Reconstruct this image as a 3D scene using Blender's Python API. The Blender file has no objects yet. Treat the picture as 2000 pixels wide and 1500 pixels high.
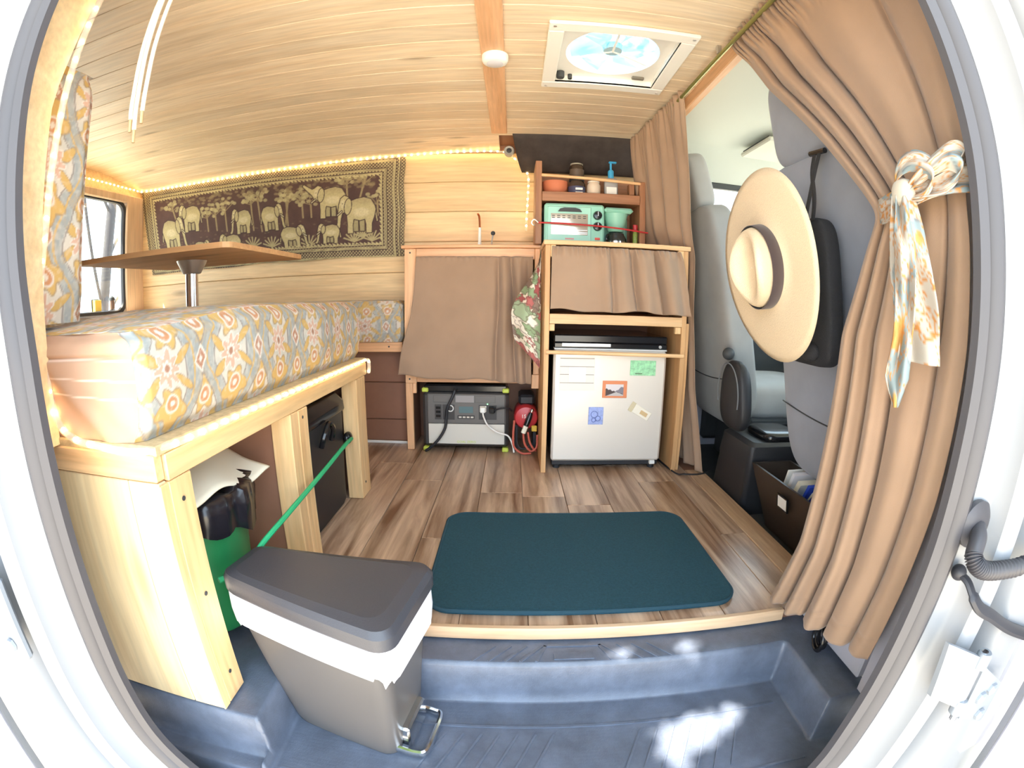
import bpy, bmesh, math, random
import numpy as np
from mathutils import Vector, Matrix
random.seed(7)
rng = np.random.default_rng(7)
sc = bpy.context.scene
COL = sc.collection

# ------------------------------------------------------------------ camera (wide action-camera lens)
cd = bpy.data.cameras.new('camera')
cam = bpy.data.objects.new('camera', cd)
COL.objects.link(cam)
cd.type = 'PANO'
cd.sensor_width = 36.0
cd.sensor_height = 27.0
cd.clip_start = 0.01
cd.clip_end = 200
pano = cd if hasattr(cd, 'fisheye_polynomial_k1') else cd.cycles
pano.panorama_type = 'FISHEYE_LENS_POLYNOMIAL'
pano.fisheye_fov = math.pi
pano.fisheye_polynomial_k0 = 0.0
pano.fisheye_polynomial_k1 = -0.059885293469269484
pano.fisheye_polynomial_k2 = -7.952300783920734e-06
pano.fisheye_polynomial_k3 = 1.117285625670289e-05
pano.fisheye_polynomial_k4 = -1.3487277564914593e-07
cam.matrix_world = (Matrix.Translation((0, -0.807, 0.649)) @ Matrix.Rotation(math.pi / 2 - 0.1731, 4, 'X')
                    @ Matrix.Rotation(0.0126, 4, 'Z'))
sc.camera = cam

# ------------------------------------------------------------------ sky, sun, exposure
w = bpy.data.worlds.new('sky')
sc.world = w
w.use_nodes = True
wn = w.node_tree
wn.nodes.clear()
wo = wn.nodes.new('ShaderNodeOutputWorld')
wb = wn.nodes.new('ShaderNodeBackground')
wb.inputs['Color'].default_value = (0.70, 0.85, 1.0, 1)
wb.inputs['Strength'].default_value = 2.8
wn.links.new(wb.outputs[0], wo.inputs[0])
sl = bpy.data.lights.new('sun', 'SUN')
sl.energy = 15.0
sl.angle = math.radians(0.5)
sl.color = (1.0, 0.93, 0.80)
sun = bpy.data.objects.new('sun', sl)
COL.objects.link(sun)
SUN_DIR = Vector((0.42, 0.38, -0.82)).normalized()      # direction the light travels
sun.rotation_euler = SUN_DIR.to_track_quat('-Z', 'Y').to_euler()
sc.view_settings.view_transform = 'Standard'
sc.view_settings.look = 'None'
sc.view_settings.exposure = 1.35
sc.view_settings.gamma = 1.0
sc.view_settings.use_curve_mapping = False
sc.cycles.max_bounces = 10
sc.cycles.diffuse_bounces = 6
sc.cycles.transparent_max_bounces = 12

# ------------------------------------------------------------------ helpers
WL = {}


def s2l(c):
    c = np.asarray(c, float) / 255.0
    return np.where(c <= 0.04045, c / 12.92, ((c + 0.055) / 1.055) ** 2.4)


def hexc(r, g, b):
    return tuple(float(x) for x in s2l((r, g, b)))


class MB:
    def __init__(s):
        s.v = []
        s.f = []

    def add(s, vs, fs, M=None):
        o = len(s.v)
        if M is not None:
            vs = [tuple(M @ Vector(p)) for p in vs]
        s.v += [tuple(map(float, p)) for p in vs]
        s.f += [tuple(i + o for i in f) for f in fs]
        return s

    def box(s, x0, x1, y0, y1, z0, z1, b=0.0, M=None):
        x0, x1 = min(x0, x1), max(x0, x1)
        y0, y1 = min(y0, y1), max(y0, y1)
        z0, z1 = min(z0, z1), max(z0, z1)
        b = min(b, (x1 - x0) * .45, (y1 - y0) * .45, (z1 - z0) * .45)
        if b <= 0:
            vs = [(x, y, z) for x in (x0, x1) for y in (y0, y1) for z in (z0, z1)]
            fs = [(0, 1, 3, 2), (4, 6, 7, 5), (0, 4, 5, 1), (2, 3, 7, 6), (0, 2, 6, 4), (1, 5, 7, 3)]
            return s.add(vs, fs, M)
        vs = []
        ix = {}
        L = ((x0, x1), (y0, y1), (z0, z1))
        for sx in (0, 1):
            for sy in (0, 1):
                for sz in (0, 1):
                    sg = (sx, sy, sz)
                    for a in range(3):
                        p = []
                        for k in range(3):
                            e = L[k][sg[k]]
                            p.append(e if k == a else e + (b if sg[k] == 0 else -b))
                        ix[(sx, sy, sz, a)] = len(vs)
                        vs.append(tuple(p))
        fs = []
        for a in range(3):
            o = [k for k in range(3) if k != a]
            for e in (0, 1):
                q = []
                for (p, r) in ((0, 0), (1, 0), (1, 1), (0, 1)):
                    g = [0, 0, 0]
                    g[a] = e
                    g[o[0]] = p
                    g[o[1]] = r
                    q.append(ix[(g[0], g[1], g[2], a)])
                fs.append(tuple(q))
            for p in (0, 1):
                for r in (0, 1):
                    g0 = [0, 0, 0]
                    g0[o[0]] = p
                    g0[o[1]] = r
                    g1 = list(g0)
                    g1[a] = 1
                    fs.append((ix[(*g0, o[0])], ix[(*g1, o[0])], ix[(*g1, o[1])], ix[(*g0, o[1])]))
        for sx in (0, 1):
            for sy in (0, 1):
                for sz in (0, 1):
                    fs.append(tuple(ix[(sx, sy, sz, a)] for a in range(3)))
        return s.add(vs, fs, M)

    def tube(s, pts, r, n=8, closed=False, M=None, sx=1.0):
        P = [Vector(p) for p in pts]
        m = len(P)
        R = r if hasattr(r, '__len__') else [r] * m
        T = []
        for i in range(m):
            if closed:
                t = P[(i + 1) % m] - P[i - 1]
            else:
                t = P[min(i + 1, m - 1)] - P[max(i - 1, 0)]
            T.append(t.normalized() if t.length > 1e-9 else Vector((0, 0, 1)))
        ref = Vector((0, 0, 1)) if abs(T[0].z) < 0.9 else Vector((1, 0, 0))
        nrm = (ref - T[0] * ref.dot(T[0])).normalized()
        vs, fs = [], []
        for i in range(m):
            nrm = (nrm - T[i] * nrm.dot(T[i])).normalized()
            bn = T[i].cross(nrm)
            for k in range(n):
                a = 2 * math.pi * k / n
                vs.append(P[i] + (nrm * math.cos(a) * sx + bn * math.sin(a)) * R[i])
        for i in range(m if closed else m - 1):
            j = (i + 1) % m
            for k in range(n):
                fs.append((i * n + k, i * n + (k + 1) % n, j * n + (k + 1) % n, j * n + k))
        if not closed:
            fs.append(tuple(range(n))[::-1])
            fs.append(tuple(range((m - 1) * n, m * n)))
        return s.add(vs, fs, M)

    def lathe(s, prof, n=24, M=None, cx=0, cy=0, cz=0):
        vs, fs = [], []
        m = len(prof)
        for (r, z) in prof:
            for k in range(n):
                a = 2 * math.pi * k / n
                vs.append((cx + r * math.cos(a), cy + r * math.sin(a), cz + z))
        for i in range(m - 1):
            for k in range(n):
                fs.append((i * n + k, i * n + (k + 1) % n, (i + 1) * n + (k + 1) % n, (i + 1) * n + k))
        if prof[0][0] > 1e-6:
            fs.append(tuple(range(n))[::-1])
        if prof[-1][0] > 1e-6:
            fs.append(tuple(range((m - 1) * n, m * n)))
        return s.add(vs, fs, M)

    def prism(s, poly, h0, h1, M=None):
        n = len(poly)
        vs = [(x, y, h0) for x, y in poly] + [(x, y, h1) for x, y in poly]
        fs = [tuple(range(n))[::-1], tuple(range(n, 2 * n))]
        fs += [(i, (i + 1) % n, n + (i + 1) % n, n + i) for i in range(n)]
        return s.add(vs, fs, M)

    def grid(s, P, M=None, closed_u=False):
        nu, nv = P.shape[:2]
        vs = P.reshape(-1, 3).tolist()
        fs = []
        for i in range(nu if closed_u else nu - 1):
            i2 = (i + 1) % nu
            for j in range(nv - 1):
                fs.append((i * nv + j, i2 * nv + j, i2 * nv + j + 1, i * nv + j + 1))
        return s.add(vs, fs, M)

    def ball(s, c, r, n=12, m=8, sc3=(1, 1, 1)):
        prof = [(r * math.sin(math.pi * i / m), -r * math.cos(math.pi * i / m)) for i in range(m + 1)]
        prof[0] = (1e-7, prof[0][1])
        prof[-1] = (1e-7, prof[-1][1])
        return s.lathe(prof, n, Matrix.Translation(c) @ Matrix.Diagonal((*sc3, 1)))

    def pillow(s, c, half, e1=0.45, e2=0.45, n=32, m=20, M=None):
        vs, fs = [], []
        sp = lambda v, e: math.copysign(abs(v) ** e, v)
        for i in range(m + 1):
            ph = -math.pi / 2 + math.pi * i / m
            for k in range(n):
                t = 2 * math.pi * k / n
                vs.append((c[0] + half[0] * sp(math.cos(ph), e1) * sp(math.cos(t), e2),
                           c[1] + half[1] * sp(math.cos(ph), e1) * sp(math.sin(t), e2),
                           c[2] + half[2] * sp(math.sin(ph), e1)))
        for i in range(m):
            for k in range(n):
                fs.append((i * n + k, i * n + (k + 1) % n, (i + 1) * n + (k + 1) % n, (i + 1) * n + k))
        return s.add(vs, fs, M)

    def build(s, name, mat, parent=None, smooth=False, col=None, recalc=True, angle=40):
        me = bpy.data.meshes.new(name)
        V = np.array(s.v, float)
        lo, hi = V.min(0), V.max(0)
        org = Vector(((lo[0] + hi[0]) / 2, (lo[1] + hi[1]) / 2, lo[2]))
        V = V - np.array(org)
        me.from_pydata(V.tolist(), [], s.f)
        if recalc and len(s.f) < 60000 and col is None:
            bm = bmesh.new()
            bm.from_mesh(me)
            bmesh.ops.recalc_face_normals(bm, faces=bm.faces)
            bm.to_mesh(me)
            bm.free()
        me.update()
        if col is not None:
            ca = me.color_attributes.new('Col', 'FLOAT_COLOR', 'POINT')
            c4 = np.ones((len(V), 4), np.float32)
            c4[:, :3] = col.reshape(-1, 3)
            ca.data.foreach_set('color', c4.ravel())
        if smooth:
            me.shade_smooth()
            if angle < 180:
                me.set_sharp_from_angle(angle=math.radians(angle))
        if mat is not None:
            me.materials.append(mat)
        o = bpy.data.objects.new(name, me)
        COL.objects.link(o)
        place(o, org, parent)
        return o


def place(o, org, parent):
    WL[o.name] = Vector(org)
    if parent is not None:
        o.parent = parent
        o.location = Vector(org) - WL[parent.name]
    else:
        o.location = org


def thing(name, label, cat, loc, group=None):
    o = bpy.data.objects.new(name, None)
    o.empty_display_size = 0.05
    COL.objects.link(o)
    place(o, Vector(loc), None)
    return tag(o, label, cat, group)


def tag(o, label, cat, group=None):
    o['label'] = label
    o['category'] = cat
    if group:
        o['group'] = group
    return o


def struct(o):
    o['kind'] = 'structure'
    return o


def bx(name, mat, parent, x0, x1, y0, y1, z0, z1, b=0.0, M=None):
    return MB().box(x0, x1, y0, y1, z0, z1, b, M).build(name, mat, parent)


def smoothpath(pts, n=8):
    """Catmull-Rom through pts"""
    P = [np.array(p, float) for p in pts]
    P = [2 * P[0] - P[1]] + P + [2 * P[-1] - P[-2]]
    out = []
    for i in range(1, len(P) - 2):
        for k in range(n):
            t = k / n
            a, b, c, d = P[i - 1], P[i], P[i + 1], P[i + 2]
            out.append(0.5 * (2 * b + (c - a) * t + (2 * a - 5 * b + 4 * c - d) * t * t + (3 * b - a - 3 * c + d) * t ** 3))
    out.append(P[-2])
    return [tuple(p) for p in out]


def interp(x, xs, ys):
    return np.interp(x, xs, ys)


def ss(x, a, b):
    t = np.clip((x - a) / (b - a), 0, 1)
    return t * t * (3 - 2 * t)


def text_mesh(name, body, size, mat, parent, M, depth=0.0004):
    cu = bpy.data.curves.new(name, 'FONT')
    cu.body = body
    cu.size = size
    cu.align_x = 'CENTER'
    cu.align_y = 'CENTER'
    cu.extrude = depth
    cu.resolution_u = 2
    t = bpy.data.objects.new(name + '_c', cu)
    COL.objects.link(t)
    bpy.context.view_layer.update()
    me = bpy.data.meshes.new_from_object(t.evaluated_get(bpy.context.evaluated_depsgraph_get()))
    bpy.data.objects.remove(t)
    mb = MB()
    mb.add([v.co[:] for v in me.vertices], [tuple(p.vertices) for p in me.polygons], M)
    bpy.data.meshes.remove(me)
    return mb.build(name, mat, parent)


# ------------------------------------------------------------------ materials
def newmat(name):
    m = bpy.data.materials.new(name)
    m.use_nodes = True
    nt = m.node_tree
    b = nt.nodes['Principled BSDF']
    return m, nt, b


def mat(name, c, rough=0.5, metal=0.0, bump=0.0, bscale=200.0, var=0.0, vscale=8.0, spec=0.5, trans=0.0, alpha=1.0):
    m, nt, b = newmat(name)
    b.inputs['Base Color'].default_value = (*c, 1)
    b.inputs['Roughness'].default_value = rough
    b.inputs['Metallic'].default_value = metal
    b.inputs['Specular IOR Level'].default_value = spec
    b.inputs['Transmission Weight'].default_value = trans
    b.inputs['Alpha'].default_value = alpha
    tc = nt.nodes.new('ShaderNodeTexCoord')
    if bump > 0:
        n = nt.nodes.new('ShaderNodeTexNoise')
        n.inputs['Scale'].default_value = bscale
        n.inputs['Detail'].default_value = 3
        bp = nt.nodes.new('ShaderNodeBump')
        bp.inputs['Strength'].default_value = bump
        bp.inputs['Distance'].default_value = 0.002
        nt.links.new(tc.outputs['Object'], n.inputs['Vector'])
        nt.links.new(n.outputs[0], bp.inputs['Height'])
        nt.links.new(bp.outputs[0], b.inputs['Normal'])
    if var > 0:
        n = nt.nodes.new('ShaderNodeTexNoise')
        n.inputs['Scale'].default_value = vscale
        n.inputs['Detail'].default_value = 5
        n.inputs['Roughness'].default_value = 0.65
        r = nt.nodes.new('ShaderNodeValToRGB')
        r.color_ramp.elements[0].position = 0.3
        r.color_ramp.elements[1].position = 0.7
        r.color_ramp.elements[0].color = (*[max(0, x * (1 - var)) for x in c], 1)
        r.color_ramp.elements[1].color = (*[min(1, x * (1 + var)) for x in c], 1)
        nt.links.new(tc.outputs['Object'], n.inputs['Vector'])
        nt.links.new(n.outputs[0], r.inputs[0])
        nt.links.new(r.outputs[0], b.inputs['Base Color'])
    return m


def wood(name, light, dark, axis='x', scale=1.0, rough=0.5, contrast=1.0, knots=True, streak=0.0):
    m, nt, b = newmat(name)
    N, L = nt.nodes.new, nt.links.new
    tc = N('ShaderNodeTexCoord')
    oi = N('ShaderNodeObjectInfo')
    mul = N('ShaderNodeVectorMath')
    mul.operation = 'MULTIPLY_ADD'
    cmb = N('ShaderNodeCombineXYZ')
    for i in range(3):
        L(oi.outputs['Random'], cmb.inputs[i])
    mul.inputs[1].default_value = (13.7, 29.1, 17.3)
    L(cmb.outputs[0], mul.inputs[0])
    L(tc.outputs['Object'], mul.inputs[2])
    mp = N('ShaderNodeMapping')
    sca = {'x': (1.1, 16, 16), 'y': (16, 1.1, 16), 'z': (16, 16, 1.1)}[axis]
    mp.inputs['Scale'].default_value = tuple(v * scale for v in sca)
    L(mul.outputs[0], mp.inputs[0])
    n1 = N('ShaderNodeTexNoise')
    n1.inputs['Scale'].default_value = 1.6
    n1.inputs['Detail'].default_value = 6
    n1.inputs['Roughness'].default_value = 0.6
    n1.inputs['Distortion'].default_value = 0.6
    L(mp.outputs[0], n1.inputs[0])
    r = N('ShaderNodeValToRGB')
    r.color_ramp.elements[0].position = 0.5 - 0.22 / contrast
    r.color_ramp.elements[1].position = 0.5 + 0.18 / contrast
    r.color_ramp.elements[0].color = (*dark, 1)
    r.color_ramp.elements[1].color = (*light, 1)
    L(n1.outputs[0], r.inputs[0])
    n2 = N('ShaderNodeTexNoise')
    n2.inputs['Scale'].default_value = 7
    n2.inputs['Detail'].default_value = 3
    L(mp.outputs[0], n2.inputs[0])
    mr = N('ShaderNodeMapRange')
    mr.inputs[1].default_value = 0.3
    mr.inputs[2].default_value = 0.7
    mr.inputs[3].default_value = 0.86
    mr.inputs[4].default_value = 1.06
    L(n2.outputs[0], mr.inputs[0])
    hs = N('ShaderNodeHueSaturation')
    L(r.outputs[0], hs.inputs['Color'])
    mv = N('ShaderNodeMapRange')
    mv.inputs[3].default_value = 0.9
    mv.inputs[4].default_value = 1.07
    L(oi.outputs['Random'], mv.inputs[0])
    mm = N('ShaderNodeMath')
    mm.operation = 'MULTIPLY'
    L(mr.outputs[0], mm.inputs[0])
    L(mv.outputs[0], mm.inputs[1])
    L(mm.outputs[0], hs.inputs['Value'])
    last = hs.outputs[0]
    if knots:
        mk = N('ShaderNodeMapping')
        ks = {'x': (2.2, 9, 9), 'y': (9, 2.2, 9), 'z': (9, 9, 2.2)}[axis]
        mk.inputs['Scale'].default_value = tuple(v * scale for v in ks)
        L(mul.outputs[0], mk.inputs[0])
        vo = N('ShaderNodeTexVoronoi')
        vo.inputs['Scale'].default_value = 0.9
        L(mk.outputs[0], vo.inputs[0])
        kr = N('ShaderNodeMapRange')
        kr.inputs[1].default_value = 0.03
        kr.inputs[2].default_value = 0.13
        kr.inputs[3].default_value = 0.75
        kr.inputs[4].default_value = 0.0
        L(vo.outputs['Distance'], kr.inputs[0])
        mx = N('ShaderNodeMix')
        mx.data_type = 'RGBA'
        mx.inputs[7].default_value = (*[d * 0.45 for d in dark], 1)
        L(kr.outputs[0], mx.inputs[0])
        L(last, mx.inputs[6])
        last = mx.outputs[2]
    L(last, b.inputs['Base Color'])
    b.inputs['Roughness'].default_value = rough
    bp = N('ShaderNodeBump')
    bp.inputs['Strength'].default_value = 0.12
    bp.inputs['Distance'].default_value = 0.001
    L(n2.outputs[0], bp.inputs['Height'])
    L(bp.outputs[0], b.inputs['Normal'])
    return m


def fabric(name, c, scale=600.0, var=0.10, rough=0.9, sheen=0.2):
    m, nt, b = newmat(name)
    N, L = nt.nodes.new, nt.links.new
    tc = N('ShaderNodeTexCoord')
    n = N('ShaderNodeTexNoise')
    n.inputs['Scale'].default_value = 9
    n.inputs['Detail'].default_value = 6
    L(tc.outputs['Object'], n.inputs[0])
    r = N('ShaderNodeValToRGB')
    r.color_ramp.elements[0].position = 0.3
    r.color_ramp.elements[1].position = 0.7
    r.color_ramp.elements[0].color = (*[x * (1 - var) for x in c], 1)
    r.color_ramp.elements[1].color = (*[min(1, x * (1 + var)) for x in c], 1)
    L(n.outputs[0], r.inputs[0])
    L(r.outputs[0], b.inputs['Base Color'])
    w1 = N('ShaderNodeTexNoise')
    w1.inputs['Scale'].default_value = scale
    L(tc.outputs['Object'], w1.inputs[0])
    bp = N('ShaderNodeBump')
    bp.inputs['Strength'].default_value = 0.25
    bp.inputs['Distance'].default_value = 0.001
    L(w1.outputs[0], bp.inputs['Height'])
    L(bp.outputs[0], b.inputs['Normal'])
    b.inputs['Roughness'].default_value = rough
    b.inputs['Sheen Weight'].default_value = sheen
    return m


def colattr(name, rough=0.85, bscale=700):
    m, nt, b = newmat(name)
    N, L = nt.nodes.new, nt.links.new
    a = N('ShaderNodeAttribute')
    a.attribute_name = 'Col'
    L(a.outputs['Color'], b.inputs['Base Color'])
    tc = N('ShaderNodeTexCoord')
    n = N('ShaderNodeTexNoise')
    n.inputs['Scale'].default_value = bscale
    L(tc.outputs['Object'], n.inputs[0])
    bp = N('ShaderNodeBump')
    bp.inputs['Strength'].default_value = 0.15
    bp.inputs['Distance'].default_value = 0.001
    L(n.outputs[0], bp.inputs['Height'])
    L(bp.outputs[0], b.inputs['Normal'])
    b.inputs['Roughness'].default_value = rough
    return m


def emit(name, c, strength):
    m, nt, b = newmat(name)
    b.inputs['Base Color'].default_value = (*c, 1)
    b.inputs['Emission Color'].default_value = (*c, 1)
    b.inputs['Emission Strength'].default_value = strength
    return m


def glass(name, c=(1, 1, 1), mixf=0.9, rough=0.05):
    m, nt, b = newmat(name)
    N, L = nt.nodes.new, nt.links.new
    nt.nodes.remove(b)
    out = [n for n in nt.nodes if n.type == 'OUTPUT_MATERIAL'][0]
    t = N('ShaderNodeBsdfTransparent')
    t.inputs[0].default_value = (*c, 1)
    g = N('ShaderNodeBsdfGlossy')
    g.inputs['Roughness'].default_value = rough
    mx = N('ShaderNodeMixShader')
    mx.inputs[0].default_value = 1 - mixf
    L(t.outputs[0], mx.inputs[1])
    L(g.outputs[0], mx.inputs[2])
    L(mx.outputs[0], out.inputs[0])
    return m


M_ceil = wood('pine_ceiling', hexc(240, 224, 198), hexc(226, 202, 168), 'x', 1.0, 0.45)
M_wall = wood('pine_wall', hexc(240, 214, 168), hexc(226, 190, 142), 'x', 0.8, 0.5)
M_floor = wood('vinyl_floor', hexc(206, 176, 150), hexc(120, 86, 62), 'y', 0.75, 0.30, 1.35, False)
M_strip = wood('edge_strip', hexc(196, 164, 132), hexc(154, 120, 92), 'y', 1.0, 0.5)
M_nose = wood('nosing', hexc(222, 192, 160), hexc(196, 160, 126), 'x', 1.0, 0.5, 1, False)
M_pinex = wood('pine_x', hexc(238, 200, 152), hexc(216, 168, 118), 'x', 1.0, 0.5)
M_piney = wood('pine_y', hexc(238, 204, 152), hexc(216, 174, 120), 'y', 1.0, 0.5)
M_pinez = wood('pine_z', hexc(240, 204, 152), hexc(220, 174, 120), 'z', 1.0, 0.5)
M_palez = wood('pale_pine', hexc(226, 206, 166), hexc(216, 184, 136), 'z', 0.7, 0.5)
M_orange = wood('stained_pine', hexc(238, 188, 142), hexc(216, 158, 112), 'x', 1.0, 0.45)
M_orangez = wood('stained_pine_z', hexc(238, 190, 146), hexc(216, 160, 114), 'z', 1.0, 0.45)
M_beam = wood('beam_pine', hexc(238, 192, 150), hexc(216, 164, 120), 'y', 1.2, 0.45)
M_ply = wood('plywood', hexc(214, 168, 118), hexc(190, 142, 96), 'x', 0.7, 0.55)
M_plyz = wood('plywood_z', hexc(220, 172, 120), hexc(194, 144, 94), 'z', 0.7, 0.55, 1, False)
M_walnut = wood('shelf_wood', hexc(178, 126, 92), hexc(140, 92, 62), 'x', 1.0, 0.5)
M_walnutz = wood('shelf_wood_z', hexc(182, 130, 94), hexc(142, 94, 64), 'z', 1.0, 0.5)
M_brown = mat('brown_panel', hexc(140, 98, 76), 0.6, var=0.10, vscale=5)
M_osb = mat('platform_board', hexc(196, 172, 132), 0.8, bump=0.6, bscale=120, var=0.25, vscale=60)
M_curt = fabric('curtain_brown', hexc(158, 130, 107), 500, 0.06)
M_tan = fabric('cushion_tan', hexc(214, 172, 138), 600, 0.05)
M_print = colattr('printed_fabric')
M_tap = colattr('tapestry_fabric', 0.8)
M_seat = fabric('seat_fabric', hexc(150, 156, 170), 500, 0.07)
M_seatl = fabric('driver_seat_fabric', hexc(150, 150, 148), 500, 0.07)
M_black = mat('black_plastic', hexc(38, 38, 42), 0.5, bump=0.3, bscale=500)
M_blackg = mat('black_gloss', hexc(24, 24, 27), 0.18)
M_step = mat('step_plastic', hexc(92, 100, 116), 0.34, bump=0.25, bscale=350, var=0.25, vscale=14)
M_rubber = mat('rubber_seal', hexc(70, 68, 72), 0.45)
M_rubber2 = mat('rubber_dark', hexc(48, 48, 54), 0.5)
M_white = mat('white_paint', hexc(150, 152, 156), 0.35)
M_wplast = mat('white_plastic', hexc(238, 236, 230), 0.4)
M_steel = mat('chrome', (0.75, 0.75, 0.76), 0.15, 1.0)
M_steelb = mat('brushed_steel', (0.7, 0.7, 0.7), 0.35, 1.0)
M_hinge = mat('painted_hinge', hexc(150, 156, 164), 0.3, 0.2)
M_mat = mat('mat_pile', hexc(26, 68, 82), 0.95, bump=1.0, bscale=900, var=0.25, vscale=220)
M_can = mat('can_plastic', hexc(90, 86, 84), 0.35)
M_lid = mat('can_lid', hexc(64, 64, 70), 0.4, bump=0.15, bscale=400)
M_bag = mat('white_bag', hexc(236, 236, 244), 0.4)
M_fridge = mat('fridge_door', hexc(224, 216, 206), 0.35, 0.15)
M_mint = mat('mint_enamel', hexc(150, 208, 188), 0.3)
M_terra = mat('terracotta', hexc(206, 120, 84), 0.7)
M_liner = mat('headliner', hexc(196, 200, 192), 0.85)
M_trim = mat('gray_trim', hexc(176, 176, 186), 0.6)
M_darkin = mat('dark_trim', hexc(58, 60, 62), 0.6)
M_straw = mat('straw', hexc(226, 204, 172), 0.75, bump=0.7, bscale=420, var=0.06, vscale=300)
M_bandm = fabric('hat_band', hexc(66, 52, 52), 700, 0.1)
M_mesh = mat('mesh_black', hexc(44, 44, 48), 0.7, bump=0.8, bscale=500)
M_bulb = emit('led_bulb', (1.0, 0.71, 0.32), 11.0)
M_rope = mat('rope_tube', hexc(226, 220, 214), 0.2, trans=0.0, alpha=0.30)
M_glass = glass('window_glass', (0.93, 0.97, 0.97))
M_red = mat('red_plastic', hexc(190, 52, 56), 0.35)
M_green = mat('green_bucket', hexc(38, 128, 76), 0.4)
M_gcord = mat('green_cord', hexc(40, 170, 112), 0.6, bump=0.5, bscale=300)
M_blkbag = mat('black_bag', hexc(26, 24, 30), 0.22)
M_cream = mat('cream_bag', hexc(240, 234, 214), 0.6)
M_blackboard = mat('black_felt', hexc(62, 54, 52), 0.8, var=0.3, vscale=16)
M_cord = fabric('cream_cord', hexc(238, 226, 204), 900, 0.05)
M_ground = mat('ground_gravel', hexc(206, 192, 172), 0.9, bump=0.8, bscale=40, var=0.2, vscale=6)


# ------------------------------------------------------------------ prints (numpy colour per vertex)
def mixc(C, mask, col):
    m = np.clip(mask, 0, 1)[..., None]
    return C * (1 - m) + np.asarray(col) * m


def vnoise(X, Y, f, seed=0):
    r = np.random.default_rng(seed)
    T = r.random((64, 64))
    x, y = X * f, Y * f
    i, j = np.floor(x).astype(int), np.floor(y).astype(int)
    u, v = x - i, y - j
    u, v = u * u * (3 - 2 * u), v * v * (3 - 2 * v)
    g = lambda a, b: T[a % 64, b % 64]
    return (g(i, j) * (1 - u) + g(i + 1, j) * u) * (1 - v) + (g(i, j + 1) * (1 - u) + g(i + 1, j + 1) * u) * v


def floral(U, V, warm=0.0):
    """half-drop medallion print: pale ground, blue-grey ogee scrolls, mustard palmettes, pink rosettes"""
    W, H = 0.19, 0.26
    wob = 0.004
    U = U + wob * np.sin(V * 60) + 0.003 * (vnoise(U, V, 60, 3) - .5)
    V = V + wob * np.sin(U * 55) + 0.003 * (vnoise(U, V, 60, 4) - .5)
    C = np.zeros(U.shape + (3,)) + s2l((226, 218, 204))
    grey, teal = s2l((158, 168, 170)), s2l((198, 202, 192))
    must, orange, line = s2l((220, 176, 84)), s2l((212, 142, 86)), s2l((120, 112, 108))
    pink, brown, white = s2l((226, 178, 152)), s2l((178, 120, 88)), s2l((240, 232, 220))
    C = mixc(C, ss(vnoise(U, V, 26, 1), .45, .7) * .6, teal)
    for (ou, ov) in ((0, 0), (W / 2, H / 2)):
        u = (U - ou + W / 2) % W - W / 2
        v = (V - ov + H / 2) % H - H / 2
        # ogee scroll
        og = np.abs(u) / (W * .5) + .28 * np.cos(2 * np.pi * v / H) * 0 - (0.62 + .30 * np.cos(2 * np.pi * v / H))
        C = mixc(C, (1 - ss(np.abs(og), .07, .14)) * (.6 + .5 * vnoise(U, V, 120, 6)), grey)
        C = mixc(C, 1 - ss(np.abs(og - .13), .012, .03), line * 1.5)
        C = mixc(C, 1 - ss(np.abs(og + .13), .012, .03), must)
        r, a = np.hypot(u, v * .9), np.arctan2(v, u)
        # mustard palmettes above and below
        for sgn in (1, -1):
            vv = (v - sgn * .062)
            rr, aa = np.hypot(u, vv), np.arctan2(vv * sgn, u)
            edge = .034 * (1 + .22 * np.cos(5 * aa - np.pi / 2 * 1)) * (1 + .25 * np.sin(aa))
            C = mixc(C, 1 - ss(rr - edge, 0, .003), must)
            C = mixc(C, (1 - ss(np.abs(rr - edge * 1.0), .001, .003)) * .5, line)
            C = mixc(C, 1 - ss(rr - .0165, 0, .003), white)
            C = mixc(C, 1 - ss(rr - .0125, 0, .003), orange)
            C = mixc(C, 1 - ss(rr - .005, 0, .002), white)
        # side leaves
        for sg in (1, -1):
            lu, lv = sg * u - .040, np.abs(v) - .024
            q = (lu * .8 + lv * .6), (-lu * .6 + lv * .8)
            lf = (q[0] / .026) ** 2 + (q[1] / .009) ** 2
            C = mixc(C, 1 - ss(lf, .85, 1.15), must)
            C = mixc(C, (1 - ss(np.abs(lf - 1), .1, .3)) * .5, line)
        # rosette
        e = .026 * (1 + .28 * np.cos(8 * a))
        C = mixc(C, 1 - ss(r - e, 0, .003), pink)
        C = mixc(C, 1 - ss(np.abs(r - e), .0012, .003), white)
        C = mixc(C, 1 - ss(r - .011 * (1 + .2 * np.cos(8 * a)), 0, .002), white)
        C = mixc(C, 1 - ss(r - .006, 0, .002), brown)
        # small diamonds between medallions
        du, dv = np.abs(np.abs(u) - W / 2), np.abs(v)
        dd = du / .014 + dv / .020
        C = mixc(C, (1 - ss(dd, 1.3, 1.45)), white)
        C = mixc(C, (1 - ss(dd, .95, 1.1)), brown * 1.15)
        C = mixc(C, (1 - ss(dd, .35, .45)), white)
    C = mixc(C, ss(vnoise(U, V, 160, 8), .55, .9) * .25, white)
    C = mixc(C, np.full(U.shape, .12), white)
    return np.clip(C * .74, 0, 1)


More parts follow.
